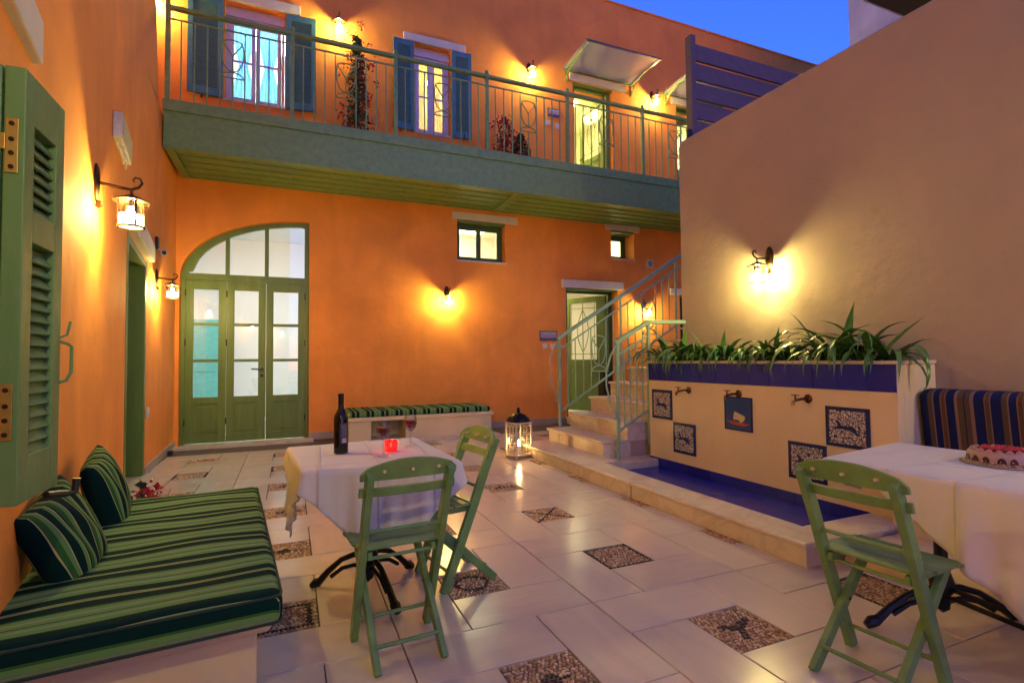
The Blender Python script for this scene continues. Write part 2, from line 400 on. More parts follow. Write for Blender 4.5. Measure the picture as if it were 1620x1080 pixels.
def set_uv(o, fn):
    me = o.data; uvl = me.uv_layers.new(name='UVMap')
    for p in me.polygons:
        for li in p.loop_indices:
            uvl.data[li].uv = fn(me.vertices[me.loops[li].vertex_index].co, p.normal, p.center)
def bool_cut(o, cutters):
    for c in cutters:
        mo = o.modifiers.new('cut', 'BOOLEAN'); mo.operation = 'DIFFERENCE'; mo.object = c; mo.solver = 'EXACT'
    dg = bpy.context.evaluated_depsgraph_get(); ev = o.evaluated_get(dg)
    me = bpy.data.meshes.new_from_object(ev); o.modifiers.clear(); o.data = me
    for c in cutters: bpy.data.objects.remove(c, do_unlink=True)
def cutter(mb): return mb.build('cutter', M['orange'])
def rounded_cushion(name, L, W, H, mat, parent=None, stripe_axis=0, r=.035, sag=.006, loc=None, rz=0, seedv=0, ends='wrap'):
    """soft box pad; L along x, W along y, H up; stripes vary along stripe_axis"""
    nx = max(6, int(L/.05)); ny = max(6, int(W/.05)); me_v = {}; vs = []; fs = []
    def pt(x, y, z):
        # rounded box projection
        ix = max(-L/2+r, min(L/2-r, x)); iy = max(-W/2+r, min(W/2-r, y)); iz = max(-H/2+r, min(H/2-r, z))
        d = Vector((x-ix, y-iy, z-iz))
        if d.length > 1e-9: d = d.normalized()*r
        p = Vector((ix, iy, iz))+d
        bul = sag*math.sin(x*9+seedv)*math.sin(y*11+seedv*2)
        if z > 0: p.z += bul + sag*1.5*(1-(2*x/L)**4)*(1-(2*y/W)**4)
        return p
    def addv(x, y, z):
        k = (round(x, 5), round(y, 5), round(z, 5))
        if k not in me_v: me_v[k] = len(vs); vs.append(pt(x, y, z))
        return me_v[k]
    def lin(a, n):
        t = [-a/2+a*i/n for i in range(n+1)]; return sorted(set(t+[-a/2+r*.3, -a/2+r*.7, a/2-r*.3, a/2-r*.7, -a/2+r, a/2-r]))
    xs, ys, zs = lin(L, nx), lin(W, ny), lin(H, 2)
    def grid(A, B, f):
        for i in range(len(A)-1):
            for j in range(len(B)-1):
                fs.append((f(A[i], B[j]), f(A[i+1], B[j]), f(A[i+1], B[j+1]), f(A[i], B[j+1])))
    for sgn in (-1, 1):
        grid(xs, ys, lambda a, b: addv(a, b, sgn*H/2)); grid(xs, zs, lambda a, b: addv(a, sgn*W/2, b)); grid(ys, zs, lambda a, b: addv(sgn*L/2, a, b))
    mb = MB(); mb.v = [tuple(v) for v in vs]; mb.f = fs
    o = mb.build(name, mat, parent, smooth=True, loc=loc); o.rotation_euler = (0, 0, rz)
    def uvf(co, n, c):
        s = co[stripe_axis]; t = co[1-stripe_axis]
        if abs(n[stripe_axis]) > .75:   # end faces: pattern wraps down
            s = s + (H/2-co.z)*(1 if n[stripe_axis] > 0 else -1)
        return (s, t+co.z)
    set_uv(o, uvf)
    # piping along top rim
    return o

# ================================================================== GROUND AND FLOOR
gb = MB().add([(-60, -60, -.06), (80, -60, -.06), (80, 80, -.06), (-60, 80, -.06)], [(0, 1, 2, 3)])
tag(gb.build('ground', M['grout']), kind='structure')
fl = MB().box(-3, 12, -3.5, 9.0, -.05, -.012).build('floor', M['grout']); tag(fl, kind='structure')
u = .325
WL = [(-4, .24), (0, -.42), (1.95, -.76), (3.7, -1.04), (6.4, -1.42), (7.3, -1.49), (9.2, -1.56)]
def wx(y):
    for (y0, x0), (y1, x1) in zip(WL, WL[1:]):
        if y <= y1: return x0+(x1-x0)*(y-y0)/(y1-y0)
    return WL[-1][1]
def tile_mesh(a, b, nm):
    g = .0028; c = .0025
    mb = MB(); A, B = a/2-g, b/2-g
    vs = [(-A, -B, -.02), (A, -B, -.02), (A, B, -.02), (-A, B, -.02), (-A, -B, -c), (A, -B, -c), (A, B, -c), (-A, B, -c),
          (-A+c, -B+c, 0), (A-c, -B+c, 0), (A-c, B-c, 0), (-A+c, B-c, 0)]
    fs = [(8, 9, 10, 11)]+[(i, (i+1) % 4, 4+(i+1) % 4, 4+i) for i in range(4)]+[(4+i, 4+(i+1) % 4, 8+(i+1) % 4, 8+i) for i in range(4)]
    mb.add(vs, fs); me = mb.mesh(nm); me.materials.append(M['tile']); return me
TM = tile_mesh(2*u, u, 'floor_tile')
def motif(kind, x, y):
    """x,y in -1..1 : True where dark pebbles lie"""
    r = math.hypot(x, y); ax, ay = abs(x), abs(y)
    if kind == 'border': return max(ax, ay) > .86
    if kind == 'inner': return .66 < max(ax, ay) < .80
    if kind == 'x': return abs(ax-ay) < .09 or max(ax, ay) > .93
    if kind == 'ring': return .46 < r < .60
    if kind == 'oval': return .75 < math.hypot(x/.8, y/.55) < .98
    if kind == 'blob': return r < .25 or (ax < .5 and ay < .08)
    if kind == 'fish':
        return (math.hypot(x/.55, (y-.05*math.sin(x*6))/.24) < 1 and int(x*14) % 3 != 0) or (.5 < x < .75 and ay < (x-.42)*.9) or (-.15 < x < .15 and .2 < y < .42)
    if kind == 'star':
        for a in (.5, 2.7, 4.3):
            c, s = math.cos(a), math.sin(a); t = x*c+y*s; w = abs(-x*s+y*c)
            if 0 < t < .62 and w < .13*(1.3-t): return True
        return r < .14
    return False
_ico = bmesh.new(); bmesh.ops.create_icosphere(_ico, subdivisions=1, radius=1)
ICO_V = [tuple(v.co) for v in _ico.verts]; ICO_F = [tuple(v.index for v in f.verts) for f in _ico.faces]; _ico.free()
def mosaic(x0, y0, kind, seed):
    r = random.Random(seed)
    bed = MB().box(x0+.003, x0+u-.003, y0+.003, y0+u-.003, -.02, -.006).build('pebble_mosaic', M['bed'], fl)
    n = 17; vs = []; fs = []; tone = []
    for i in range(n):
        for j in range(n):
            px = (i+.5+r.uniform(-.22, .22)+(.25 if j % 2 else -.25))/n; py = (j+.5+r.uniform(-.2, .2))/n
            px = min(.965, max(.035, px)); py = min(.965, max(.035, py))
            d = motif(kind, px*2-1, py*2-1)
            sz = .5*u/n; a = r.uniform(0, PI) if not kind == 'ring' else math.atan2(py-.5, px-.5)
            sx_, sy_, sz_ = sz*r.uniform(.95, 1.35), sz*r.uniform(.62, .9), .006*r.uniform(.8, 1.2)
            o = len(vs); ca, sa = math.cos(a), math.sin(a)
            for v in ICO_V:
                X, Y = v[0]*sx_, v[1]*sy_
                vs.append((x0+px*u+X*ca-Y*sa, y0+py*u+X*sa+Y*ca, -.005+v[2]*sz_))
            fs += [tuple(k+o for k in f) for f in ICO_F]
            t = r.uniform(0, .15) if d else r.uniform(.22, 1)
            tone += [t]*12
    me = bpy.data.meshes.new('pebbles'); me.from_pydata(vs, [], fs); me.materials.append(M['pebble'])
    at = me.attributes.new('tone', 'FLOAT', 'POINT'); at.data.foreach_set('value', tone)
    for p in me.polygons: p.use_smooth = True
    o = bpy.data.objects.new('pebbles', me); col.objects.link(o); o.parent = bed; o['kind'] = 'stuff'
kinds = {(0, 1): 'border', (0, 0): 'star', (0, 2): 'x', (-1, 1): 'ring', (-2, 1): 'inner', (-2, 2): 'blob', (-2, 3): 'fish', (-2, 4): 'fish', (-3, 4): 'oval',
         (-3, 5): 'border', (-3, 6): 'fish', (-1, 0): 'blob', (0, 3): 'fish', (1, 0): 'border', (-2, 5): 'border', (0, 4): 'plain', (-2, 6): 'border', (1, 4): 'border', (1, 5): 'border'}
for i in range(-4, 4):
    for j in range(-2, 7):
        mx0 = 1.765+.975*i; my0 = 1.69+.975*j
        if mx0 < -1.9 or my0 > 8.8: continue
        inside = mx0+u > wx(my0)-.1 and not (mx0 > 2.84 and 2.2 < my0+u and my0 < 6.0) and mx0 < 4.3 and not (my0 > 8.68)
        if inside and not (mx0 > 2.9 and my0 > 5.6 and my0 < 6.2): mosaic(mx0, my0, kinds.get((i, j), rnd.choice(['fish', 'ring', 'blob'])), 100+i*17+j)
        # pinwheel of four tiles round the mosaic
        for cx, cy, rot in ((mx0-u+u, my0+u+u/2, 0), (mx0+u+u/2, my0+u, 1), (mx0+u, my0-u/2, 0), (mx0-u/2, my0, 1)):
            if cx+u < wx(cy)-.25 or cx > 4.5 or cy > 8.95 or cy < -1.2: continue
            if cx-u > 2.9 and 2.3 < cy < 5.0: continue
            if cx-u > 3.2 and 5.0 <= cy < 6.2: continue
            t = bpy.data.objects.new('floor_tile', TM); col.objects.link(t); t.parent = fl
            t.location = (cx, cy, rnd.uniform(-.0006, .0006)); t.rotation_euler = (rnd.uniform(-.0015, .0015), rnd.uniform(-.0015, .0015), PI/2*rot+PI*rnd.randint(0, 1))

# ================================================================== BACK BUILDING
house = thing('orange_building', 'orange rendered two storey courtyard building with green arched door at the end of the court', 'building', (0, 9, 0))
def hb(mb, name, m, parent=house, **k):      # geometry given in world coords; house origin is at y=9
    o = mb.build(name, m, parent, **k)
    if parent is house: o.location = (0, -9, 0)
    return o
def loc_off(o, parent): o.location = (0, -9, 0) if parent is house else (0, 0, 0)
YB = 9.0
wall = hb(MB().box(-2.2, 14, YB, YB+.45, -.05, 8.72), 'wall', M['orange'])
arch = [(-1.5, 0), (.295, 0), (.295, 3.50)]
for k in range(1, 25):
    a = PI/2+PI/2*k/24; arch.append((.30+1.80*math.cos(a), 2.52+.985*math.sin(a)))
arch[-1] = (-1.5, 2.52)
cut = [cutter(MB().prism(arch, 1, YB-.1, YB+.6)),
       cutter(MB().box(2.79, 3.74, YB-.1, YB+.6, 3.06, 3.80)),
       cutter(MB().box(6.10, 6.67, YB-.1, YB+.6, 3.32, 3.90)),
       cutter(MB().box(5.02, 6.25, YB-.1, YB+.6, .12, 2.66)),
       cutter(MB().box(7.86, 8.9, YB-.1, YB+.6, .4, 2.62)),
       cutter(MB().box(-.94, -.09, YB-.1, YB+.6, 5.32, 6.86)),
       cutter(MB().box(2.02, 2.68, YB-.1, YB+.6, 5.30, 6.88)),
       cutter(MB().box(5.24, 6.19, YB-.1, YB+.6, 4.64, 6.84)),
       cutter(MB().box(7.86, 8.8, YB-.1, YB+.6, 4.64, 6.84))]
bool_cut(wall, cut)
hb(MB().box(-2.25, 14.05, YB-.02, YB+.5, 8.723, 8.76), 'parapet_coping', M['orange'])
for xa, xb in ((.30, 2.79), (3.12, 5.0)): hb(MB().box(xa, xb, YB-.02, YB-.002, 0, .11), 'skirting', M['skirting'])
hb(MB().box(-1.56, .36, YB-.24, YB+.44, -.02, .018), 'threshold', M['marble'])
# rooms behind the openings
def room(x0, x1, z0, z1, lampm, d=2.6, lx=None, wallm=None, lq=.3):
    mb = MB(); y0 = YB+.46; y1 = y0+d; t = .05
    mb.box(x0-t, x0, y0, y1, z0, z1).box(x1, x1+t, y0, y1, z0, z1).box(x0, x1, y1, y1+t, z0, z1).box(x0, x1, y0, y1, z1, z1+t).box(x0, x1, y0, y1, z0-t, z0)
    hb(mb, 'interior_room', wallm or M['room'])
    lx = lx or ((x0+x1)/2); w = min(.5, (x1-x0)*.35)
    hb(MB().box(lx-w, lx+w, y0+.02+d*lq, y0+d*lq+.62, z1-.05, z1-.01), 'room_lamp', lampm)
room(-2.1, 1.3, 0.0, 3.95, M['coolroom'], 3.4, None, None, .0)
room(2.3, 4.3, 2.2, 4.0, M['warmroom'], 1.6)
room(5.7, 7.0, 2.9, 4.1, M['warmroom'], 1.4)
room(4.6, 7.3, .10, 2.86, M['warmroom'], 2.2, 5.6)
room(-1.3, .4, 4.6, 7.1, M['coolroom'], 1.8)
room(1.6, 3.2, 4.6, 7.1, M['yellowroom'], 1.8)
room(4.7, 7.0, 4.55, 7.1, M['yellowroom'], 2.2, 5.5)
room(7.4, 9.4, 4.55, 7.1, M['yellowroom'], 2.2)
hb(MB().box(-1.92, -1.22, 12.2, 12.26, .03, 2.12), 'interior_door', M['teal'])
hb(MB().box(-1.82, -1.32, 12.18, 12.199, .2, .9), 'interior_door_panel', M['teal'], bevel=.01)
hb(MB().box(-1.82, -1.32, 12.18, 12.199, 1.05, 1.95), 'interior_door_panel', M['teal'], bevel=.01)

# arched door : frame, fanlight and three glazed leaves
DY = YB+.13
def arch_x(z, off=0):    # left boundary of the arch at height z (inset by off)
    a = 1.80-off; b = .985-off
    if z <= 2.52: return -1.5+off
    t = min(1, (z-2.52)/b); return .30-a*math.sqrt(max(0, 1-t*t))
def arch_z(x, off=0):
    a = 1.80-off; b = .985-off; t = min(1, max(0, (.30-x)/a)); return 2.52+b*math.sqrt(max(0, 1-t*t))
door = house
mb = MB()
outer = [(.293, 2.56), (.293, 3.495)]+[(x, arch_z(x)) for x in [.2-.085*k for k in range(0, 20)]]+[(-1.48, 2.62), (-1.498, 2.56)]
inner = [(.225, 2.60), (.225, 3.42)]+[(min(.2, x*.955-.0), arch_z(x, .072)-.0) for x in [.2-.085*k for k in range(0, 20)]]+[(-1.40, 2.62), (-1.40, 2.60)]
# ring frame as strips
n = len(outer); vs = []; fs = []
for i in range(n):
    for p in (outer[i], inner[i]):
        for yy in (DY-.03, DY+.05): vs.append((p[0], yy, p[1]))
for i in range(n-1):
    a = i*4; b = a+4
    fs += [(a, b, b+2, a+2), (a+1, a+3, b+3, b+1), (a+2, b+2, b+3, a+3), (a, a+1, b+1, b)]
mb.add(vs, fs)
mb.box(-1.498, .293, DY-.035, DY+.05, 2.50, 2.60)          # transom
mb.box(-1.498, -1.44, DY-.03, DY+.05, .02, 2.50).box(.235, .293, DY-.03, DY+.05, .02, 2.50)
fr = hb(mb, 'door_frame', M['green'], bevel=.004)
for xm in (-.885, -.335):
    hb(MB().box(xm-.028, xm+.028, DY-.031, DY+.045, 2.60, arch_z(xm, .03)), 'fanlight_mullion', M['green'], bevel=.003)
for xa, xb in ((-1.40, -.913), (-.857, -.363), (-.307, .225)):
    xs_ = [xa+(xb-xa)*k/10 for k in range(11)]
    poly = [(xb, 2.6), (xa, 2.6)]+[(x, max(2.601, arch_z(x, .05))) for x in xs_]
    hb(MB().prism(poly, 1, DY+.005, DY+.011), 'fanlight_pane', M['glass'])
edges = ((-1.44, -.895), (-.890, -.343), (-.338, .235))
for k, (xa, xb) in enumerate(edges):
    lf = hb(MB().box(xa, xa+.105, DY-.022, DY+.022, .03, 2.495).box(xb-.105, xb, DY-.022, DY+.022, .03, 2.495)
            .box(xa+.105, xb-.105, DY-.022, DY+.022, 2.36, 2.495).box(xa+.105, xb-.105, DY-.022, DY+.022, .62, .72).box(xa+.105, xb-.105, DY-.022, DY+.022, .03, .15)
            .box(xa+.105, xb-.105, DY-.018, DY+.018, 1.805, 1.85).box(xa+.105, xb-.105, DY-.018, DY+.018, 1.25, 1.295), 'door_leaf', M['green'], bevel=.004)
    for za, zb in ((1.85, 2.36), (1.295, 1.805), (.72, 1.25)):
        MB().box(xa+.105, xb-.105, DY-.003, DY+.003, za, zb).build('pane', M['glass'], lf)
    MB().box(xa+.105, xb-.105, DY-.008, DY+.008, .15, .62).build('door_panel', M['green'], lf)
    MB().box(xa+.145, xb-.145, DY-.018, DY-.0085, .19, .58).build('raised_panel', M['green'], lf, bevel=.008)
    for zz in ((.35, 1.55, 2.3) if k != 1 else (.35, 1.55, 2.3)):
        hx = xa if k < 2 else xb
        MB().tube([(hx, DY-.03, zz-.05), (hx, DY-.03, zz+.05)], .009, 8).build('hinge', M['black'], lf, smooth=True)
    if k == 1:
        MB().tube([(xb-.05, DY-.02, 1.13), (xb-.05, DY-.065, 1.13), (xb-.07, DY-.07, 1.13), (xb-.20, DY-.07, 1.14)], .011, 8).build('handle', M['black'], lf, smooth=True)
        MB().lathe([(.024, 0), (.024, .008)], 14, TR((xb-.05, DY-.022, 1.13), 0, PI/2)).lathe([(.024, 0), (.024, .008)], 14, TR((xb-.05, DY-.022, 1.03), 0, PI/2)).build('escutcheon', M['black'], lf, smooth=True)

# lintels
def lintel(x0, x1, z0, z1, parent=house, y=YB, rnds=0):
    mb = MB().box(x0, x1, y-.045, y+.25, z0, z1); o = hb(mb, 'lintel', M['lintel'], bevel=.008, seg=2); return o
lintel(2.68, 3.98, 3.80, 3.935); lintel(5.97, 6.80, 3.90, 4.02); lintel(4.93, 6.36, 2.66, 2.82); lintel(7.58, 9.1, 2.62, 2.76)
lintel(-1.02, .14, 6.87, 7.03); lintel(1.82, 2.96, 6.89, 7.03); lintel(5.16, 6.5, 6.85, 7.0); lintel(7.72, 9.1, 6.85, 7.0)
# small ground windows : green lining, sill and two casements
def casement(x0, x1, z0, z1, yy, fm, panes=2, fw_=.055, parent_name='window', bars=0, sashm=None, s=.042):
    fr = hb(MB().box(x0, x0+fw_, yy-.03, yy+.03, z0, z1).box(x1-fw_, x1, yy-.03, yy+.03, z0, z1).box(x0+fw_, x1-fw_, yy-.03, yy+.03, z1-fw_, z1).box(x0+fw_, x1-fw_, yy-.03, yy+.03, z0, z0+fw_), parent_name, fm, bevel=.004)
    w = (x1-x0-2*fw_)/panes
    for k in range(panes):
        a = x0+fw_+k*w; b = a+w
        sm = MB().box(a+.002, a+s, yy-.02, yy+.02, z0+fw_, z1-fw_).box(b-s, b-.002, yy-.02, yy+.02, z0+fw_, z1-fw_).box(a+s, b-s, yy-.02, yy+.02, z1-fw_-s, z1-fw_).box(a+s, b-s, yy-.02, yy+.02, z0+fw_, z0+fw_+s)
        za, zb = z0+fw_+s, z1-fw_-s
        for q in range(bars):
            zz = za+(zb-za)*(q+1)/(bars+1)
            sm.box(a+s, b-s, yy-.014, yy+.014, zz-.014, zz+.014)
        sm.build('sash', sashm or fm, fr, bevel=.003)
        MB().box(a+s, b-s, yy-.003, yy+.003, za, zb).build('pane', M['glass'], fr)
    return fr
w1 = casement(2.795, 3.735, 3.065, 3.76, YB+.20, M['dark_green'])
MB().box(2.79, 3.74, YB-.002, YB+.40, 3.762, 3.80).build('head_board', M['green'], w1)
MB().box(2.77, 3.76, YB-.02, YB+.17, 3.035, 3.062).build('sill', M['lintel'], w1)
w2 = casement(6.105, 6.665, 3.34, 3.86, YB+.34, M['dark_green'], 1)
MB().box(6.10, 6.67, YB-.002, YB+.40, 3.862, 3.90).build('head_board', M['green'], w2)
MB().box(6.08, 6.69, YB-.02, YB+.31, 3.295, 3.322).build('sill', M['lintel'], w2)
# upper windows with curtains
def curtain(x0, x1, z0, z1, yy, m, parent):
    """tied-back curtain: wavy sheet pinched at the middle"""
    nu, nv = 22, 20; vs = []; fs = []
    for j in range(nv+1):
        t = j/nv; z = z0+(z1-z0)*t
        pin = .36+.64*min(1, abs(t-.52)/.42)**.8; c = (x0+x1)/2
        for i in range(nu+1):
            s = i/nu; x = c+(s-.5)*(x1-x0)*pin
            vs.append((x, yy+.022*math.sin(s*PI*9+.6)*(1.2-pin*.4), z))
    for j in range(nv):
        for i in range(nu): a = j*(nu+1)+i; fs.append((a, a+1, a+nu+2, a+nu+1))
    o = MB().add(vs, fs).build('curtain', m, parent, smooth=True)
    return o
for (xa, xb, za, zb, cm) in ((-.94, -.09, 5.32, 6.86, 'curtain_blue'), (2.02, 2.68, 5.30, 6.88, 'curtain_yellow')):
    fr = casement(xa+.004, xb-.004, za+.004, zb-.16, YB+.16, M['white_frame'], 2, .045, 'window', 1, M['white_frame'], .062)
    MB().box(xa, xb, YB+.10, YB+.30, zb-.155, zb-.002).build('shutter_box', M['white_frame'], fr)
    MB().box(xa-.02, xb+.02, YB-.02, YB+.1, za-.03, za-.002).build('sill', M['lintel'], fr)
    mid = (xa+xb)/2
    curtain(xa+.06, mid-.01, za+.05, zb-.18, YB+.30, M[cm], fr); curtain(mid+.01, xb-.06, za+.05, zb-.18, YB+.30, M[cm], fr)
# shutters of the upper windows
def far_shutter(x0, x1, z0, z1, hinge, ang, m):
    w = x1-x0; s = .07
    mb = MB().box(0, s, -.02, .02, 0, z1-z0).box(w-s, w, -.02, .02, 0, z1-z0).box(s, w-s, -.02, .02, 0, .12).box(s, w-s, -.02, .02, z1-z0-.10, z1-z0).box(s, w-s, -.02, .02, (z1-z0)*.76, (z1-z0)*.76+.08)
    sg = 1 if hinge == 'R' else -1
    o = mb.build('shutter', m, house, bevel=.003)
    sl = MB()
    for za, zb in ((.12, (z1-z0)*.76), ((z1-z0)*.76+.08, z1-z0-.10)):
        k = int((zb-za)/.042)
        for i in range(k):
            zz = za+(zb-za)*(i+.5)/k; sl.bar((s, 0, zz), (w-s, 0, zz), .044, .006, (0, -.84*sg, .54))
    ob = sl.build('louvre_slats', m, o); ob['kind'] = 'stuff'
    hk = MB().tube([(w*.6, -.02, -.02), (w*.6, -.06, -.03), (w*.6, -.065, .05)], .011, 6).build('holdback', M['black'], o)
    if hinge == 'R':
        o.location = (x1, -.03, z0); o.rotation_euler = (0, 0, PI-ang)
        o.scale = (1, -1, 1) if False else (1, 1, 1)
        o.location = (x1-0, -.03, z0)
    else:
        o.location = (x0, -.03, z0); o.rotation_euler = (0, 0, -ang)
    return o
far_shutter(-1.43, -.96, 5.30, 6.84, 'R', -.10, M['blue_green']); far_shutter(-.07, .38, 5.30, 6.84, 'L', .10, M['blue_green'])
far_shutter(1.63, 2.00, 5.28, 6.87, 'R', -.10, M['blue_green']); far_shutter(2.70, 3.06, 5.28, 6.87, 'L', .10, M['blue_green'])
# doors standing ajar with glazed grille
def ajar_door(x0, x1, z0, z1, ang, m, fm, depth=.25, s=.10):
    yy = YB+depth
    fr = hb(MB().box(x0+.001, x0+.03, YB+.005, yy+.03, z0, z1-.001).box(x1-.10, x1-.001, yy-.05, yy+.03, z0, z1-.001).box(x0+.03, x1-.10, yy-.05, yy+.03, z1-.07, z1-.001), 'door_frame', fm, bevel=.004)
    MB().box(x0, x1, YB+.004, yy-.05, z1-.03, z1-.002).build('head_board', fm, fr)
    W = x1-x0-.13; H = z1-z0-.09
    lf = MB().box(0, s, -.02, .02, 0, H).box(W-s, W, -.02, .02, 0, H).box(s, W-s, -.02, .02, 0, .18).box(s, W-s, -.02, .02, H-.12, H).box(s, W-s, -.02, .02, H*.40, H*.40+.12).build('door_leaf', m, house, bevel=.004)
    MB().box(s, W-s, -.008, .008, .18, H*.40).build('door_panel', m, lf)
    MB().box(s+.05, W-s-.05, -.017, -.0085, .23, H*.40-.05).build('raised_panel', m, lf, bevel=.006)
    MB().box(s, W-s, -.003, .003, H*.40+.12, H-.12).build('pane', M['glass'], lf)
    g = MB(); c = W/2; zc0, zc1 = H*.40+.12, H-.12
    for xx in (s+.04, c, W-s-.04): g.tube([(xx, .02, zc0), (xx, .02, zc1)], .007, 6)
    for a in (-1, 1):
        g.tube([(c+a*.14*math.sin(t*PI/12), .02, zc0+.15+(zc1-zc0-.3)*t/12) for t in range(13)], .007, 6)
    for zz in (zc0+.12, zc1-.12): g.tube([(s, .02, zz), (W-s, .02, zz)], .007, 6)
    g.build('grille', m, lf)
    MB().tube([(W-.05, -.02, 1.02), (W-.05, -.07, 1.02), (W-.17, -.07, 1.02)], .011, 8).tube([(W-.05, .02, 1.02), (W-.05, .07, 1.02), (W-.17, .07, 1.02)], .011, 8).build('handle', M['black'], lf, smooth=True)
    for zz in (.3, H-.3): MB().tube([(0, -.025, zz-.05), (0, -.025, zz+.05)], .011, 8).build('hinge', M['black'], lf, smooth=True)
    lf.location = (x1-.105, yy+.03-9, z0+.012); lf.rotation_euler = (0, 0, PI-ang)
    return lf
ajar_door(5.02, 6.25, .12, 2.66, math.radians(62), M['green'], M['dark_green'], .28, .22)
ajar_door(5.24, 6.19, 4.64, 6.84, math.radians(84), M['green'], M['green'], .15)
ajar_door(7.86, 8.80, 4.64, 6.84, math.radians(35), M['green'], M['green'], .15)
hb(MB().box(7.87, 8.89, YB+.2, YB+.24, .41, 2.61), 'closed_door', M['black'])
hb(MB().box(4.99, 6.28, YB-.10, YB+.44, .06, .118), 'door_step', M['marble'], bevel=.006)

# awnings over the upper doors
def awning(x0, x1, zr, zf, dep, label):
    t = thing('awning', label, 'awning', (x0, YB, zr), 0, 'clear door awnings on the upper wall'); W = x1-x0
    N_ = 10; rise = lambda q: (zf-zr)*q+.02*math.sin(q*PI)
    vs = []; fs = []
    for k in range(N_+1):
        q = k/N_
        for xx in (0, W):
            for dz in (0, .006): vs.append((xx, -dep*q, rise(q)+dz))
    for k in range(N_):
        a = k*4; fs += [(a, a+2, a+6, a+4), (a+1, a+5, a+7, a+3), (a, a+4, a+5, a+1), (a+2, a+3, a+7, a+6)]
    fs += [(0, 1, 3, 2), (N_*4, N_*4+2, N_*4+3, N_*4+1)]
    MB().add(vs, fs).build('sheet', M['awning'], t, smooth=False)
    MB().bar((-.01, -dep, rise(1)+.003), (W+.01, -dep, rise(1)+.003), .03, .035).build('front_trim', M['slate'], t)
    MB().bar((-.01, -.012, .003), (W+.01, -.012, .003), .024, .05).build('wall_rail', M['green_steel'], t)
    for xx in (.06, W-.06):
        b = MB().bar((xx, -.008, -.26), (xx, -.008, .0), .02, .012, (0, 1, 0)).tube([(xx, -dep*q/10, rise(q/10)-.014) for q in range(11)], .010, 6)
        b.tube([(xx, -.02-.06*math.sin(a*.3), -.24+.018*a) for a in range(8)], .008, 6)
        b.tube([(xx, -.02-dep*.75*(1-math.cos(a*PI/20)), -.22+.235*math.sin(a*PI/20)) for a in range(11)], .009, 6)
        for cy, cz, rr in ((-.10, -.10, .045), (-.38*dep/.9, -.02, .035)):
            b.tube([(xx, cy-rr*(1-a/30)*math.cos(a*.45), cz+rr*(1-a/30)*math.sin(a*.45)) for a in range(20)], .007, 5)
        b.build('bracket', M['green_steel'], t, smooth=True)
    return t
awning(5.02, 6.72, 7.06, 7.12, .92, 'clear door awning over the open yellow lit upper door')
awning(7.50, 9.2, 7.04, 7.10, .92, 'clear door awning beside the louvre screen, partly hidden')

# ------------------------------------------------------------------ balcony
FY = 7.75
bal = thing('balcony', 'long green steel balcony running across the orange upper storey', 'balcony', (-1.5, FY, 4.0))
def bb(mb, name, m, parent=bal, **k):
    o = mb.build(name, m, parent, **k)
    if parent is bal: o.location = (1.5, -FY, -4.0)
    return o
bb(MB().box(-1.49, 11.5, FY, FY+.06, 4.02, 4.47), 'fascia', M['green_steel'], bevel=.004)
bb(MB().box(-1.50, 11.5, FY-.025, FY+.10, 4.47, 4.62), 'curb', M['green_steel'], bevel=.006)
bb(MB().box(-1.49, 11.5, FY+.1, YB-.004, 4.47, 4.60), 'deck', M['skirting'])
bb(MB().box(-1.49, 11.5, FY+.062, YB-.006, 4.40, 4.466).box(-1.488, 11.5, FY-.012, FY+.075, 3.992, 4.018), 'soffit_backing', M['green_steel'])
for y0 in [FY+.10+.235*k for k in range(5)]:
    for xa, xb in ((-1.38, 3.45), (3.62, 8.4), (8.55, 11.4)):
        bb(MB().box(xa, xb, y0+.012, y0+.205, 4.03, 4.055), 'soffit_board', M['green_steel'], bevel=.006)
        bb(MB().box(xa, xb, y0+.206, y0+.234, 4.012, 4.05), 'soffit_batten', M['green_steel'])
for xa, xb in ((-1.486, -1.385), (3.455, 3.615), (8.405, 8.545)): bb(MB().box(xa, xb, FY+.08, YB-.01, 4.0, 4.39), 'cross_beam', M['green_steel'], bevel=.004)
rail = thing('balcony_railing', 'dark green steel railing with tulip motifs along the balcony edge', 'railing', (-1.45, FY+.04, 4.62))
def rb(mb, name, m=None, parent=rail, **k):
    o = mb.build(name, m or M['green_steel'], parent, **k)
    if parent is rail: o.location = (1.45, -FY-.04, -4.62)
    return o
RY = FY+.04
def tulip(mb, c, w, z0, z1, y, r=.007, d=(1, 0)):
    """tulip ornament of bent rods: c centre along the rail, w half width"""
    P_ = lambda s, z: (c[0]+d[0]*s, y+d[1]*s, z)
    H = z1-z0
    for a in (-1, 1):
        o_ = []
        for k in range(15):
            q = .92-.76*k/14
            xx = .95*math.sqrt(max(0, 1-((.66-q)/.50)**2)) if q < .66 else .95-.12*((q-.66)/.26)**2
            o_.append(P_(a*w*xx, z0+q*H))
        mb.tube(o_, r, 6)
        mb.tube([P_(a*w*.83*(1-t/10)**1.5, z0+H*(.92-.38*(t/10)**.8)) for t in range(11)], r, 6)
        mb.tube([P_(a*w*.92*math.cos(t*PI/16), z0+H*(.02+.13*math.sin(t*PI/16))) for t in range(9)], r, 6)
    mb.tube([P_(w*.83*math.cos(t*PI/10), z0+H*(.92+.08*math.sin(t*PI/10))) for t in range(11)], r, 6)
    mb.tube([P_(0, z0+.15*H), P_(0, z0+.56*H)], r, 6)
    mb.tube([P_(-w, z0), P_(w, z0)], r, 6)
posts = [-1.46, .02, 1.46, 2.93, 4.42, 6.01, 7.50, 9.0, 10.5]
rb(MB().bar((-1.49, RY, 5.845), (11.3, RY, 5.845), .07, .05), 'handrail', bevel=.006)
rb(MB().bar((-1.46, RY, 5.70), (11.3, RY, 5.70), .014, .022), 'upper_rail')
bal_me = None
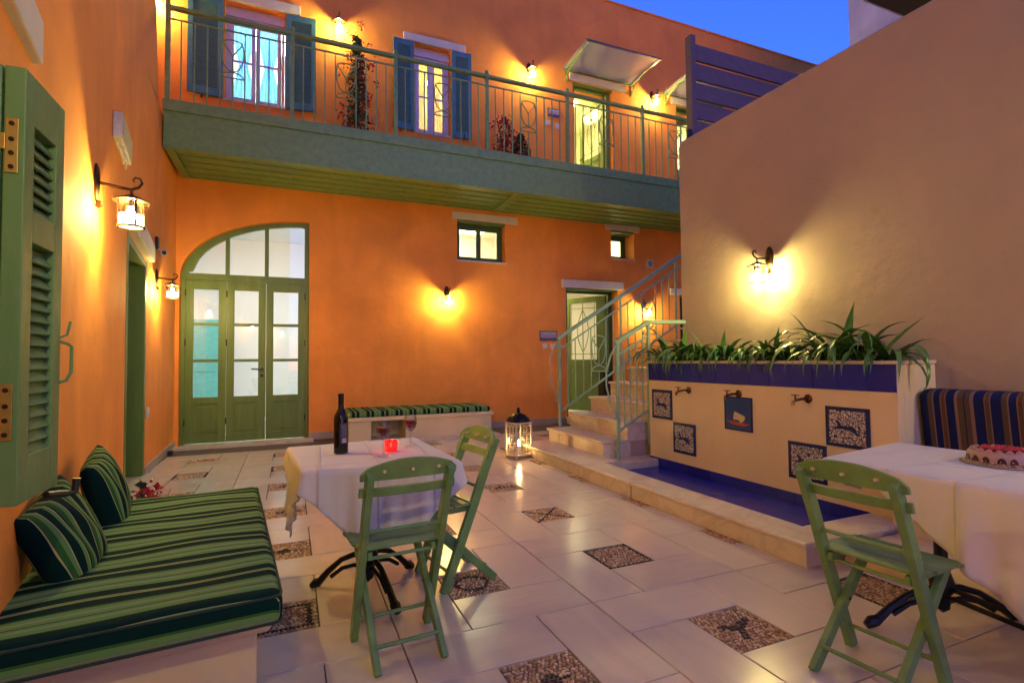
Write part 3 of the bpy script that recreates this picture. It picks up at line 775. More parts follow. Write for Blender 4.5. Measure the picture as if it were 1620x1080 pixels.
for a, b in zip(posts, posts[1:]+[11.3]):
    rb(MB().box(a-.028, a+.028, RY-.028, RY+.028, 4.56, 5.90).lathe([(.02, 0), (.032, .018), (.026, .04), (.004, .055)], 10, TR((a, RY, 5.90))), 'post', bevel=.004)
    n_ = 10; w = (b-a)/n_
    for k in range(1, n_):
        xx = a+w*k
        top = 5.69 if k != 5 else 5.06
        rb(MB().box(xx-.008, xx+.008, RY-.008, RY+.008, 4.62, top), 'baluster')
    t_ = MB(); tulip(t_, (a+w*5, 0), w*.96, 5.06, 5.58, RY, .009); rb(t_, 'tulip_ornament', smooth=True)

# ================================================================== LEFT BUILDING
lh = thing('left_building', 'orange plastered wall of the building on the left with doorway and louvred window', 'building', (-1.2, 4, 0))
def lb(mb, name, m, parent=lh, **k):
    o = mb.build(name, m, parent, **k)
    if parent is lh: o.location = (1.2, -4, 0)
    return o
poly = []
ys = [-2.5, 0, 1, 1.95, 2.8, 3.7, 4.6, 5.5, 6.4, 7.3, 8.2, 9.0]
for y in ys: poly.append((wx(y), y))
backp = [(-2.6, 9.0), (-2.0, -2.5)]
lw_ = lb(MB().prism(poly+backp, 2, -.05, 4.44), 'wall', M['orange'])
bool_cut(lw_, [cutter(MB().box(-1.75, -.9, 5.27, 6.84, -.06, 2.36, TR((1.2, -4, 0)) @ TR((-1.2, 4, 0)))), cutter(MB().box(-1.15, -.2, .75, 1.58, .88, 2.14))])
# upper storey part ends short of the balcony with a raking edge
vs = []; fs = []
yl = [-2.5, 0, 1.95, 3.7, 5.5]
for y in yl: vs += [(wx(y), y, 4.44), (wx(y), y, 9.5)]
vs += [(wx(6.4), 6.4, 4.44), (wx(5.9), 5.9, 9.5), (wx(7.5), 7.5, 4.44), (wx(6.0), 6.05, 9.5)]
# raking edge points
vs[-3] = (wx(6.0), 6.0, 9.5); vs[-1] = (wx(6.02), 6.04, 9.5)
nn = len(vs)//2
for i in range(nn-1): fs.append((2*i, 2*i+2, 2*i+3, 2*i+1))
vs += [(-2.6, 7.5, 4.44), (-2.6, 6.04, 9.5)]; k0 = len(vs)-2
fs.append((2*nn-2, k0, k0+1, 2*nn-1))
lb(MB().add(vs, fs), 'upper_wall', M['orange'])
lb(MB().box(-2.9, -1.95, 5.5, 9.0, 4.44, 9.5), 'recessed_wall', M['orange'])
# skirting along the wall
for y0, y1 in ((-2.5, 0), (0, 1.95), (1.95, 3.7), (3.7, 5.25), (6.86, 7.3), (7.3, 9.0)):
    lb(MB().add([(wx(y0), y0, 0), (wx(y1), y1, 0), (wx(y1)+.018, y1, 0), (wx(y0)+.018, y0, 0), (wx(y0), y0, .10), (wx(y1), y1, .10), (wx(y1)+.018, y1, .10), (wx(y0)+.018, y0, .10)],
           [(0, 1, 2, 3), (4, 7, 6, 5), (3, 2, 6, 7), (0, 4, 5, 1), (0, 3, 7, 4), (1, 5, 6, 2)]), 'skirting', M['skirting'])
# doorway : lining, closed leaf, lintel, threshold
def along(y, off, z): return (wx(y)+off, y, z)
lin = MB()
lin.prism([(wx(5.27)-.26, 5.272), (wx(5.27)+.004, 5.272), (wx(5.27)+.004, 5.33), (wx(5.27)-.26, 5.33)], 2, .0, 2.36)
lin.prism([(wx(6.84)-.26, 6.78), (wx(6.84)+.006, 6.78), (wx(6.84)+.006, 6.838), (wx(6.84)-.26, 6.838)], 2, .0, 2.36)
lin.prism([(wx(5.33)-.26, 5.33), (wx(5.33)+.003, 5.33), (wx(6.78)+.003, 6.78), (wx(6.78)-.26, 6.78)], 2, 2.30, 2.36)
df = lb(lin, 'door_frame', M['green'], bevel=.004)
lf = lb(MB().prism([(wx(5.33)-.20, 5.335), (wx(5.33)-.155, 5.335), (wx(6.77)-.155, 6.775), (wx(6.77)-.20, 6.775)], 2, .02, 2.295), 'door_leaf', M['green'], bevel=.003)
for z0, z1 in ((.2, .95), (1.1, 2.15)):
    for ya, yb in ((5.45, 5.98), (6.12, 6.65)):
        MB().prism([(wx(ya)-.158, ya), (wx(ya)-.145, ya), (wx(yb)-.145, yb), (wx(yb)-.158, yb)], 2, z0, z1).build('door_panel', M['green'], lf, bevel=.005)
lb(MB().prism([(wx(5.1)-.2, 5.12), (wx(5.1)+.05, 5.12), (wx(7.1)+.05, 7.1), (wx(7.1)-.2, 7.1)], 2, 2.40, 2.60), 'lintel', M['lintel'], bevel=.01)
lb(MB().prism([(wx(5.15)-.28, 5.2), (wx(5.15)+.10, 5.2), (wx(6.95)+.10, 6.92), (wx(6.95)-.28, 6.92)], 2, -.02, .03), 'threshold', M['marble'], bevel=.006)
# near window
def NW(y, off): return (wx(y)+off, y)
wlin = MB()
for ya, yb, za, zb in ((.76, .82, .89, 2.13), (1.51, 1.57, .89, 2.13), (.82, 1.51, 2.07, 2.13), (.82, 1.51, .89, .95)):
    wlin.prism([NW(ya, -.16), NW(ya, -.02), NW(yb, -.02), NW(yb, -.16)], 2, za, zb)
wf = lb(wlin, 'window', M['green'], bevel=.004)
MB().prism([NW(.82, -.11), NW(.82, -.10), NW(1.51, -.10), NW(1.51, -.11)], 2, .95, 2.07).build('pane', M['glass'], wf)
MB().prism([NW(.78, -.42), NW(.78, -.40), NW(1.56, -.40), NW(1.56, -.42)], 2, .9, 2.12).build('dark_backing', M['black'], wf)  # black sheet added behind the pane so the glass reads dark
lb(MB().prism([NW(.6, -.1), NW(.6, .03), NW(2.22, .03), NW(2.22, -.1)], 2, 2.26, 2.41), 'lintel', M['lintel'], bevel=.008)
# folded near shutter
sh = lb(MB(), 'shutter', M['shutter']) if False else None
def near_leaf(xa, xb, slats=True):
    y0, y1, z0, z1 = 1.685, 1.935, .897, 2.005; s = .055
    fr = lb(MB().box(xa, xb, y0, y0+s, z0, z1).box(xa, xb, y1-s, y1, z0, z1).box(xa, xb, y0+s, y1-s, z0, z0+.12).box(xa, xb, y0+s, y1-s, z1-.13, z1).box(xa, xb, y0+s, y1-s, 1.567, 1.650), 'shutter', M['shutter'], bevel=.003)
    if slats:
        k = 27; me = MB().bar((0, 0, 0), (0, y1-y0-2*s, 0), .050, .006, (.84, 0, .54)).mesh('slat'); me.materials.append(M['shutter'])
        for i in range(k):
            if 1.55 < z0+.12+(z1-.13-z0-.12)*(i+.5)/k < 1.665: continue
            o = bpy.data.objects.new('slat', me); col.objects.link(o); o.parent = fr
            o.location = ((xa+xb)/2, y0+s, z0+.12+(z1-.13-z0-.12)*(i+.5)/k)
    else:
        MB().box(xa+.012, xb-.012, y0+s, y1-s, z0+.12, z1-.13).build('panel', M['shutter'], fr)
    return fr
sA = near_leaf(-.663, -.620); sB = near_leaf(-.712, -.668, False)
for zz in (1.80, 1.13):
    h = MB().box(-.658, -.632, 1.6805, 1.6842, zz-.07, zz+.07).box(-.70, -.658, 1.6805, 1.6842, zz-.012, zz+.03).build('hinge', M['brass'], sA, bevel=.001)
    for q in (-.055, -.02, .015, .055): MB().lathe([(.006, 0), (.006, .003)], 10, TR((-.645, 1.681, zz+q), 0, PI/2)).build('screw', M['bronze'], sA)
MB().tube([(-.622, 1.925, 1.325), (-.608, 1.945, 1.335), (-.603, 1.952, 1.375)], .0035, 6).tube([(-.622, 1.925, 1.315), (-.606, 1.945, 1.308), (-.600, 1.955, 1.30), (-.600, 1.955, 1.225), (-.608, 1.945, 1.20), (-.62, 1.93, 1.195)], .0045, 6).build('handle', M['shutter'], sA, smooth=True)
MB().tube([(-.645, 1.93, .87), (-.62, 1.98, .86), (-.60, 2.0, .86), (-.595, 2.0, .90)], .011, 8).build('holdback', M['black'], sA, smooth=True)
# small fittings of the left wall
def on_left(y, z, rz=0): return (wx(y)+.002, y, z)
LA = math.atan2(.16, 1)  # wall turns away by this angle
def nrm(y):
    d = .01; t = Vector((wx(y+d)-wx(y-d), 2*d)).normalized(); return math.atan2(t.x, -t.y) if False else math.atan2(-t.x, t.y)
vb = thing('vent_box', 'white slatted vent box with loose cord high on the left wall', 'vent', on_left(4.62, 2.90), nrm(4.62))
MB().box(0, .055, -.30, .30, -.09, .09).build('housing', M['plastic'], vb, bevel=.006)
for i in range(6): MB().bar((.058, -.27, -.07+.028*i), (.058, .27, -.07+.028*i), .01, .004, (.6, 0, .8)).build('slat', M['plastic'], vb)
MB().tube([(.02, -.2, -.09), (.03, -.2, -.13), (.05, -.17, -.14), (.05, -.15, -.10)], .006, 6).tube([(.02, -.1, -.09), (.05, -.05, -.17), (.03, .0, -.18)], .004, 5).tube([(.03, -.02, -.09), (.05, .02, -.16), (.04, .08, -.19)], .004, 5).build('cord', M['plastic'], vb, smooth=True)
cm = thing('security_camera', 'small grey bullet security camera above the far left lamp', 'camera', on_left(7.46, 2.60), nrm(7.46))
MB().box(0, .03, -.05, .05, .02, .17).build('mount', M['bronze'], cm, bevel=.004)
MB().tube([(.02, 0, .03), (.07, -.01, 0)], .015, 8).build('arm', M['plastic'], cm, smooth=True)
MB().tube([(.05, .06, -.0), (.10, -.10, -.03)], .036, 14).build('housing', M['plastic'], cm, smooth=True)
MB().tube([(.1, -.10, -.03), (.103, -.108, -.032)], .026, 12).build('lens', M['black'], cm)
sk_ = thing('wall_socket', 'small cream wall socket low on the far left wall', 'socket', on_left(6.98, .69), nrm(6.98))
MB().box(0, .02, -.05, .05, -.06, .06).build('plate', M['plastic'], sk_, bevel=.004)
MB().lathe([(.03, 0), (.03, .006)], 14, TR((.018, 0, 0), 0, 0, PI/2)).build('outlet', M['white'], sk_)
ds = tag(MB().box(-1.50, -1.44, 8.3, 8.38, 0, .06).build('door_stop', M['black'], bevel=.008), 'small black block on the floor by the arched door', 'door stop')

# ================================================================== WALL LAMPS
def make_lamp():
    t = thing('wall_lamp', '', 'lamp')
    pl = MB()
    # oval backplate, out along +x
    vs = []
    pl.lathe([(.0, 0), (.045, .0), (.046, .008), (.038, .016), (.02, .022), (0.002, .024)], 20, Matrix(((0, 0, 1, 0), (0, 1, 0, 0), (0, 0, 0, 0), (0, 0, 0, 1))) @ Matrix.Identity(4) if False else TR((0, 0, 0), 0, 0, PI/2, (2.45, 1, 1)))
    pl.lathe([(.016, 0), (.014, .02), (.02, .03), (.006, .045)], 12, TR((.018, 0, -.105), 0, PI))
    pl.build('backplate', M['bronze'], t, smooth=True)
    a = MB().tube([(.015, 0, .0), (.06, 0, -.004), (.12, 0, -.012), (.17, 0, -.015), (.205, 0, .002), (.222, 0, .03), (.212, 0, .055), (.188, 0, .06), (.176, 0, .043), (.185, 0, .03)], [.011, .0095, .009, .009, .008, .0075, .0065, .006, .005, .005], 8)
    a.tube([(.17, 0, -.012), (.17, 0, -.06)], .008, 8)
    a.build('arm', M['bronze'], t, smooth=True)
    MB().lathe([(.012, -.045), (.03, -.055), (.092, -.083), (.094, -.089), (.088, -.091), (.02, -.075)], 24, TR((.17, 0, 0))).build('cap', M['bronze'], t, smooth=True)
    g = MB().lathe([(.062, -.088), (.062, -.165)], 24, TR((.17, 0, 0)), cap=False).build('glass', M['lampglass'], t, smooth=True)
    g = MB().lathe([(.062, -.166), (.062, -.236)], 24, TR((.17, 0, 0)), cap=False).build('frosted_glass', M['frost'], t, smooth=True)
    s = MB()
    for k in range(4):
        an = k*PI/2+.4; c, d = math.cos(an)*.066, math.sin(an)*.066
        s.bar((.17+c, d, -.085), (.17+c, d, -.245), .010, .003, (c, d, 0))
    for zz, hh in ((-.166, .006), (-.240, .014)):
        s.tube([(.17+.066*math.cos(2*PI*k/24), .066*math.sin(2*PI*k/24), zz) for k in range(25)], hh/2, 6, cap=False)
    s.build('cage', M['bronze'], t, smooth=True)
    MB().lathe([(.002, -.205), (.014, -.20), (.020, -.18), (.017, -.155), (.012, -.135), (.011, -.12)], 14, TR((.17, 0, 0))).build('bulb', M['bulb'], t, smooth=True)
    MB().lathe([(.014, -.12), (.014, -.08)], 10, TR((.17, 0, 0))).build('socket', M['bronze'], t, smooth=True)
    return t
LG_ = 'bronze wall lanterns lit around the courtyard'
lamps = [((wx(3.68)+.001, 3.68, 2.295), nrm(3.68), 'large near bronze lantern on the left wall under the white vent box'),
         ((wx(7.52)+.001, 7.52, 2.285), nrm(7.52), 'bronze lantern on the left wall next to the arched door, below the camera'),
         ((2.585, YB-.001, 2.46), -PI/2, 'bronze lantern in the middle of the orange wall above the striped bench'),
         ((6.90, YB-.001, 2.36), -PI/2, 'bronze lantern seen through the stair railing tulip bars'),
         ((4.249, 3.60, 2.20), PI, 'bronze lantern on the beige wall above the planter'),
         ((-1.80, YB-.001, 6.68), -PI/2, 'lantern at the far left end of the balcony, cut by the wall edge'),
         ((.73, YB-.001, 6.93), -PI/2, 'balcony lantern between the blue curtained window and the bougainvillea'),
         ((4.26, YB-.001, 6.90), -PI/2, 'balcony lantern between the yellow curtained window and the awning'),
         ((7.20, YB-.001, 6.92), -PI/2, 'balcony lantern between the two awnings'),
         ((4.249, -.1, 2.20), PI, 'added unseen bronze lantern on the beige wall behind the right hand table'),  # out of view, added for warm light in the foreground
         ((wx(-.2)+.001, -.2, 2.295), nrm(-.2), 'added unseen bronze lantern on the left wall nearest the photographer')]  # added behind the camera to warm the foreground, never in view
lp0 = make_lamp()
for i, (p, rz, lab) in enumerate(lamps):
    o = lp0 if i == 0 else copy_tree(lp0)
    o.location = p; o.rotation_euler = (0, 0, rz); tag(o, lab, 'lamp', LG_)

# signs, switches and vent on the back wall
def plaque(x, z, w, h, label, grp=None):
    t = thing('wall_plaque', label, 'plaque', (x, YB, z), 0, grp)
    MB().box(-w/2, w/2, -.02, -.001, -h/2, h/2).build('frame', M['slate'], t, bevel=.003)
    m, nt, out = new_mat('faded seascape print')
    tc = N(nt, 'ShaderNodeTexCoord').outputs['Generated']; sp = N(nt, 'ShaderNodeSeparateXYZ'); nt.links.new(tc, sp.inputs[0])
    c = ramp(nt, sp.outputs[2], ((0, (.05, .04, .08)), (.25, (.25, .2, .35)), (.4, (.5, .35, .45)), (.55, (.45, .25, .25)), (.8, (.5, .5, .5)), (1, (.35, .38, .42))))
    n_ = noise(nt, mapping(nt, tc, (4, 1, 12)), 1, 3); c = mixc(nt, ramp(nt, n_, ((.5, 0), (.65, .6))), c, (.15, .1, .2))
    bsdf(nt, out, c, .3)
    MB().box(-w/2+.02, w/2-.02, -.0225, -.0205, -h/2+.02, h/2-.02).build('picture', m, t)
plaque(4.62, 1.70, .38, .19, 'small framed seascape plaque left of the ground floor door')
plaque(4.80, 6.12, .28, .16, 'small framed plaque on the upper wall left of the open door')
for x, z, lab in ((4.545, 1.505, 'left white doorbell switch below the ground floor plaque'), (4.715, 1.50, 'right white doorbell switch below the ground floor plaque'),
                  (4.66, 5.90, 'left white switch below the upper plaque'), (4.88, 5.86, 'right white switch below the upper plaque')):
    t = thing('wall_switch', lab, 'switch', (x, YB, z), 0, 'white square wall switches')
    MB().box(-.05, .05, -.012, -.001, -.05, .05).build('plate', M['plastic'], t, bevel=.003)
    MB().lathe([(.018, 0), (.018, .006)], 12, TR((0, -.012, 0), 0, PI/2)).build('button', M['white'], t)
t = thing('wall_vent', 'small square white vent with dark grille right of the tiny window', 'vent', (7.07, YB, 3.26))
MB().box(-.085, .085, -.02, -.001, -.085, .085).build('plate', M['plastic'], t, bevel=.004)
MB().lathe([(.055, 0), (.055, .004)], 18, TR((0, -.02, 0), 0, PI/2)).build('grille', M['black'], t)
for q in (-.025, 0, .025): MB().box(-.05, .05, -.03, -.024, q-.005, q+.005).build('slat', M['plastic'], t)

# ================================================================== BEIGE WALL, SCREEN, NEIGHBOUR
bw = MB().prism([(-3.5, 0), (4.84, 0), (4.84, 3.74), (4.80, 3.81), (-3.5, 3.83)], 0, 4.25, 4.58).build('courtyard_wall', M['beige'], bevel=.02, seg=3)
tag(bw, 'tall plain beige courtyard wall behind the planter', 'wall')
scn = thing('louvre_screen', 'dark purple louvred fence panel standing behind the top of the beige wall', 'fence', (4.40, 4.75, 3.8))
MB().box(-.05, .02, -.05, .05, 0, 1.28).build('post', M['slate'], scn, bevel=.004)
MB().box(2.6, 2.66, -.05, .05, 0, 1.28).build('post', M['slate'], scn, bevel=.004)
for k in range(5):
    z = 1.10-.235*k
    MB().bar((.021, 0, z), (2.6, 0, z), .03, .215, (0, .12, 1)).build('slat', M['slate'], scn, bevel=.003)
MB().box(-.12, -.055, -.05, -.02, .0, .13).build('bracket', M['black'], scn, bevel=.006)
nb = thing('white_building', 'rough whitewashed neighbouring building rising above the beige wall', 'building', (11, 4, 0))
MB().box(-2, 3, -6, 1.87, 0, 12).build('wall', M['white_plaster'], nb)
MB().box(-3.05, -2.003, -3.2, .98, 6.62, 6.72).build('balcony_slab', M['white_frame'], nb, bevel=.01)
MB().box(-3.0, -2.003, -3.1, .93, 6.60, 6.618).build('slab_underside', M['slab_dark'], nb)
MB().tube([(-2.3, .3, 6.60), (-2.35, .28, 6.50)], .012, 6).lathe([(.02, 0), (.06, -.04), (.05, -.10), (.01, -.12)], 12, TR((-2.35, .28, 6.50))).build('hanging_lamp', M['terracotta'], nb)

# ================================================================== STAIRS
st = thing('staircase', 'cream marble staircase climbing right along the orange wall', 'stairs', (2.8, 6.3, 0))
def sb(mb, name, m, parent=st, **k):
    o = mb.build(name, m, parent, **k)
    if parent is st: o.location = (-2.8, -6.3, 0)
    return o
sb(MB().box(2.84, 4.0, 4.75, 6.33, 0, .125), 'step_base', M['marble'], bevel=.004)
sb(MB().box(2.80, 3.26, 4.75, 6.36, .125, .155), 'tread', M['marble'], bevel=.012, seg=3)
STEPN = 12
for k in range(STEPN):
    x = 3.22+.333*k; z = .32+.2*k; zb = z-.2
    y0 = 5.0 if k < 3 else 4.96
    sb(MB().box(x+.03, x+.40, y0+.012, 6.34, zb-.02 if k else .12, z-.032), 'riser_block', M['marble'], bevel=.003)
    sb(MB().box(x, x+.375, y0, 6.36, z-.031, z), 'tread', M['marble'], bevel=.011, seg=3)
    if k: sb(MB().box(x+.033, x+.39, y0+.015, 6.335, 0, zb-.021), 'stair_core', M['beige'])
tag(MB().box(5.35, 5.55, 8.2, 8.4, .2, 1.0).build('black_planter_box', M['black'], bevel=.01), 'dark box standing behind the marble stairs', 'box')
lg = thing('clay_pipe', 'short terracotta clay pipe lying behind the marble steps', 'pipe', (5.55, 8.75, .22))
MB().lathe([(.05, 0), (.05, .34)], 14, TR((-.17, 0, 0), 0, 0, PI/2)).lathe([(.062, 0), (.062, .05)], 14, TR((.14, 0, 0), 0, 0, PI/2)).build('pipe_body', M['terracotta'], lg, smooth=True)
sb(MB().box(4.95, 6.0, 6.5, 9.0-.12, 0, .10), 'door_landing', M['marble'])
# far stair railing
def stair_rail(y, x0, z0, x1, slope, label, near=False):
    t = thing('stair_railing', label, 'railing', (x0, y, z0), 0, 'stair railings')
    L = x1-x0; H = 1.24
    top = lambda s: H+slope*s
    MB().bar((-.03, 0, top(-.03)), (L, 0, top(L)), .06, .045).build('handrail', M['rail_green'], t, bevel=.006)
    MB().bar((0, 0, top(0)-.16), (L, 0, top(L)-.16), .012, .022).build('upper_rail', M['rail_green'], t)
    MB().bar((0, 0, .23), (L, 0, .23+slope*L), .014, .026).build('lower_rail', M['rail_green'], t)
    MB().box(-.016, .016, -.016, .016, -.05 if not near else -.02, H-.02).build('newel', M['rail_green'], t, bevel=.003)
    # bowed scroll in front of the newel
    MB().tube([(-.0, 0, H-.02), (-.09, 0, H-.16), (-.15, 0, H-.34), (-.15, 0, H-.50), (-.10, 0, H-.68), (-.02, 0, H-.84)], .010, 8).tube([(-.05, 0, H-.86), (.0, 0, H-.86)], .012, 6).build('scroll', M['rail_green'], t, smooth=True)
    n_ = int(round(L/.125)) if not near else 5
    w = L/n_; mot = [] if near else [5, 12]
    for k in range(1, n_+(0 if near else 1)):
        s = w*k
        zt = top(s)-.165; zb = .235+slope*s
        r = .006
        if k in mot:
            mb = MB().box(s-r, s+r, -r, r, zb, zb+.16)
            mb.build('baluster', M['rail_green'], t)
            tt = MB(); tulip(tt, (s, 0), w*.95, zb+.16, zb+.66, 0, .0085); tt.build('tulip_ornament', M['rail_green'], t, smooth=True); continue
        if not near and k in (8, 16): MB().box(s-.012, s+.012, -.012, .012, zb-.25, top(s)-.02).build('post', M['rail_green'], t); continue
        MB().box(s-r, s+r, -r, r, zb, zt).build('baluster', M['rail_green'], t)
    return t
stair_rail(6.30, 3.40, .30, 7.2, .60, 'long stair railing with tulip motifs on the orange wall side')
nr = stair_rail(4.93, 3.40, .20, 3.83, .53, 'short near stair railing ending at the blue tiled planter', True)
MB().box(.414, .446, -.016, .016, .05, 1.46).build('post', M['rail_green'], nr, bevel=.003)
MB().bar((.40, 0, 1.468), (.87, -.13, 1.468), .06, .045).build('wall_handrail', M['rail_green'], nr, bevel=.006)
for p in ((.43, .02, .12), (.43, .02, .30), (0, .02, .0), (0, .02, .13)):
    MB().tube([p, (p[0], .06, p[2])], .010, 8).lathe([(.018, 0), (.018, .012)], 10, TR((p[0], .02, p[2]), 0, PI/2)).build('wall_fixing', M['rail_green'], nr, smooth=True)
MB().box(-.016, .016, -.016, .016, -.14, -.02).build('newel_foot', M['rail_green'], nr)

# ================================================================== FOUNTAIN / PLANTER
fo = thing('fountain', 'cream tiled wall fountain and planter with cobalt basin', 'fountain', (3.8, 3.6, 0))
def fb(mb, name, m, parent=fo, **k):
    o = mb.build(name, m, parent, **k)
    if parent is fo: o.location = (-3.8, -3.6, 0)
    return o
X0 = 3.81; PY0, PY1 = 2.235, 4.90
fb(MB().box(X0, X0+.07, PY0, PY1, 0, 1.19).box(X0+.07, 4.248, PY0, PY0+.07, 0, 1.19).box(X0+.07, 4.248, PY1-.07, PY1, 0, 1.19), 'planter_wall', M['cream_plaster'], bevel=.004)
fb(MB().box(X0+.07, 4.248, PY0+.07, PY1-.07, 1.0, 1.17), 'soil', M['soil'])
cop = MB().box(X0-.015, X0+.10, PY0-.01, PY1+.01, 1.192, 1.218).box(X0+.10, 4.248, PY0-.01, PY0+.10, 1.192, 1.218).box(X0+.10, 4.248, PY1-.09, PY1+.01, 1.192, 1.218)
fb(cop, 'coping', M['marble'], bevel=.006)
nT = 13; w = (PY1-PY0-.004)/nT
me = MB().box(-.007, 0, .0022, w-.0022, 1.0, 1.190).mesh('blue_tile'); me.materials.append(M['bluetile'])
for k in range(nT):
    o = bpy.data.objects.new('blue_tile', me); col.objects.link(o); o.parent = fo; o.location = (X0-.001-3.8, PY0+.002+w*k-3.6, 0)
    o.rotation_euler = (0, rnd.uniform(-.002, .002), 0)
# decorative tiles
def deco(yc, zc, s, h, kind):
    o = fb(MB().box(X0-.008, X0-.001, yc-s/2, yc+s/2, zc-h/2, zc+h/2), 'decorative_tile', M['navyglaze'], bevel=.0015)
    if kind == 'deer':
        MB().box(X0-.0095, X0-.0082, yc-s*.41, yc+s*.41, zc-h*.41, zc+h*.41).build('glaze_pattern', M['arabesque'], o)
        # leaping deer, mirrored so it faces left in the court (towards +y)
        body = [(-.20, -.03), (-.12, .04), (.02, .03), (.12, .05), (.16, .12), (.20, .16), (.25, .12), (.21, .09), (.19, .02), (.27, -.02), (.33, -.01), (.27, -.05), (.16, -.05), (.04, -.04), (-.08, -.07), (-.22, -.16), (-.30, -.17), (-.22, -.10)]
        horn = [(.19, .15), (.14, .20), (.05, .24), (.12, .22), (.20, .17)]
        for pl in (body, horn):
            MB().prism([(yc+p[0]*s*1.05, zc+p[1]*h*1.05) for p in pl], 0, X0-.0108, X0-.0097).build('deer_print', M['navyglaze'], o)
    else:
        MB().box(X0-.0095, X0-.0082, yc-s*.45, yc+s*.45, zc-h*.46, zc+h*.46).build('glaze_field', M['shipblue'], o)
        pr = lambda pts, m, nm, dx=0: MB().prism([(yc-p[0]*s*1.15, zc+p[1]*h*1.2+.02) for p in pts], 0, X0-.0106-dx, X0-.0097-dx).build(nm, m, o)
        pr([(-.10, .0), (.22, -.10), (.20, -.20), (.12, -.26), (.0, -.20), (-.14, -.20), (-.13, -.1)], M['sail'], 'sail_print')
        pr([(-.30, -.26), (-.36, -.22), (-.24, -.245), (.28, -.27), (.38, -.25), (.30, -.31), (.18, -.34), (-.2, -.32)], M['hull'], 'hull_print')
        pr([(.06, -.20), (.075, -.20), (.075, -.27), (.06, -.27)], M['sail'], 'mast_print', .001)
        for q in (-.26, .30): pr([(q, -.06), (q+.05, -.09), (q+.02, -.15), (q-.02, -.12)], M['tap'], 'dolphin_print')
deco(4.675, .738, .335, .32, 'deer'); deco(4.33, .405, .335, .32, 'deer'); deco(3.61, .73, .325, .31, 'ship')
deco(2.59, .722, .335, .30, 'deer'); deco(2.925, .41, .335, .30, 'deer')
# taps
for yy in (4.25, 3.60, 2.90):
    t = fb(MB().lathe([(.001, 0), (.034, 0), (.036, .006), (.022, .014), (.012, .02), (.012, .03)], 16, TR((X0-.001, yy, .915), 0, 0, -PI/2)), 'tap', M['tap'], smooth=True)
    MB().tube([(X0-.02, yy, .915), (X0-.07, yy+.01, .915), (X0-.12, yy+.02, .905), (X0-.145, yy+.022, .895), (X0-.150, yy+.022, .865)], [.010, .010, .011, .012, .011], 8).build('spout', M['tap'], t, smooth=True)
    MB().tube([(X0-.125, yy+.02, .905), (X0-.125, yy+.02, .945)], .007, 8).box(X0-.132, X0-.118, yy-.012, yy+.052, .944, .952).build('handle', M['tap'], t, smooth=True)
MB().tube([(X0-.150, 3.622, .865), (X0-.12, 3.628, .80), (X0-.06, 3.63, .70), (X0-.05, 3.635, .45), (X0-.05, 3.635, .13)], .0022, 5)
# kerb
for ya, yb in ((2.17, 3.90), (3.905, 4.745)):
    fb(MB().box(2.82, 3.06, ya+.02, yb, 0, .118), 'kerb_base', M['marble'], bevel=.003)
    fb(MB().box(2.795, 3.085, ya, yb, .119, .150), 'kerb_cap', M['marble'], bevel=.012, seg=3)
fb(MB().box(3.06, 3.81, 2.19, 2.40, 0, .118), 'kerb_base', M['marble'], bevel=.003)
fb(MB().box(3.086, 3.80, 2.17, 2.42, .119, .150), 'kerb_cap', M['marble'], bevel=.012, seg=3)
fb(MB().box(3.06, 3.81, 2.40, 5.0, -.04, .045), 'basin_floor', M['bluetile'])
for k in range(8):
    a = 2.42+.31*k; b = min(a+.308, 4.99)
    fb(MB().box(X0-.009, X0-.001, a, b, .046, .140), 'basin_tile', M['bluetile'], bevel=.001)
    fb(MB().box(3.061, 3.068, a, b, .046, .117), 'basin_tile', M['bluetile'])
# strap leaf plants
def leaf_mesh(L, w, droop, seed):
    r = random.Random(seed); n_ = 9; vs = []; fs = []
    a0 = droop
    x = z = 0; ang = PI/2-.15*r.random()-a0*.22
    for i in range(n_+1):
        t = i/n_; ww = w*(.55+.9*math.sin(PI*min(1, t*1.1+.08)))*(1 if t < .75 else (1-t)/.25+.02)
        vs += [(x, -ww/2, z+ww*.18), (x, 0, z), (x, ww/2, z+ww*.18)]
        x += L/n_*math.cos(ang); z += L/n_*math.sin(ang); ang -= a0*(.03+.19*t)
    for i in range(n_):
        a = i*3; fs += [(a, a+1, a+4, a+3), (a+1, a+2, a+5, a+4)]
    me = bpy.data.meshes.new('leaf'); me.from_pydata(vs, [], fs); me.materials.append(M['leaf'])
    for p in me.polygons: p.use_smooth = True
    return me
LM = [leaf_mesh(L, w, d, i) for i, (L, w, d) in enumerate([(.46, .019, 2.6), (.58, .021, 3.0), (.40, .022, 1.9), (.62, .022, 2.6), (.54, .017, 3.4), (.38, .018, 2.8), (.66, .024, 3.0), (.44, .026, 1.6)])]
WM = [leaf_mesh(.42, .042, .25, 20), leaf_mesh(.50, .038, .75, 21)]
plants = [(4.60, 4.00, 130, 'strap leaf plant at the stair end of the planter', 1.12, 2), (4.05, 4.01, 125, 'strap leaf plant under the beige wall lantern', .95, 2),
          (3.42, 4.00, 110, 'low strap leaf plant in the middle of the planter', .92, 1), (2.80, 4.02, 140, 'tallest strap leaf plant at the right end of the planter', 1.30, 3)]
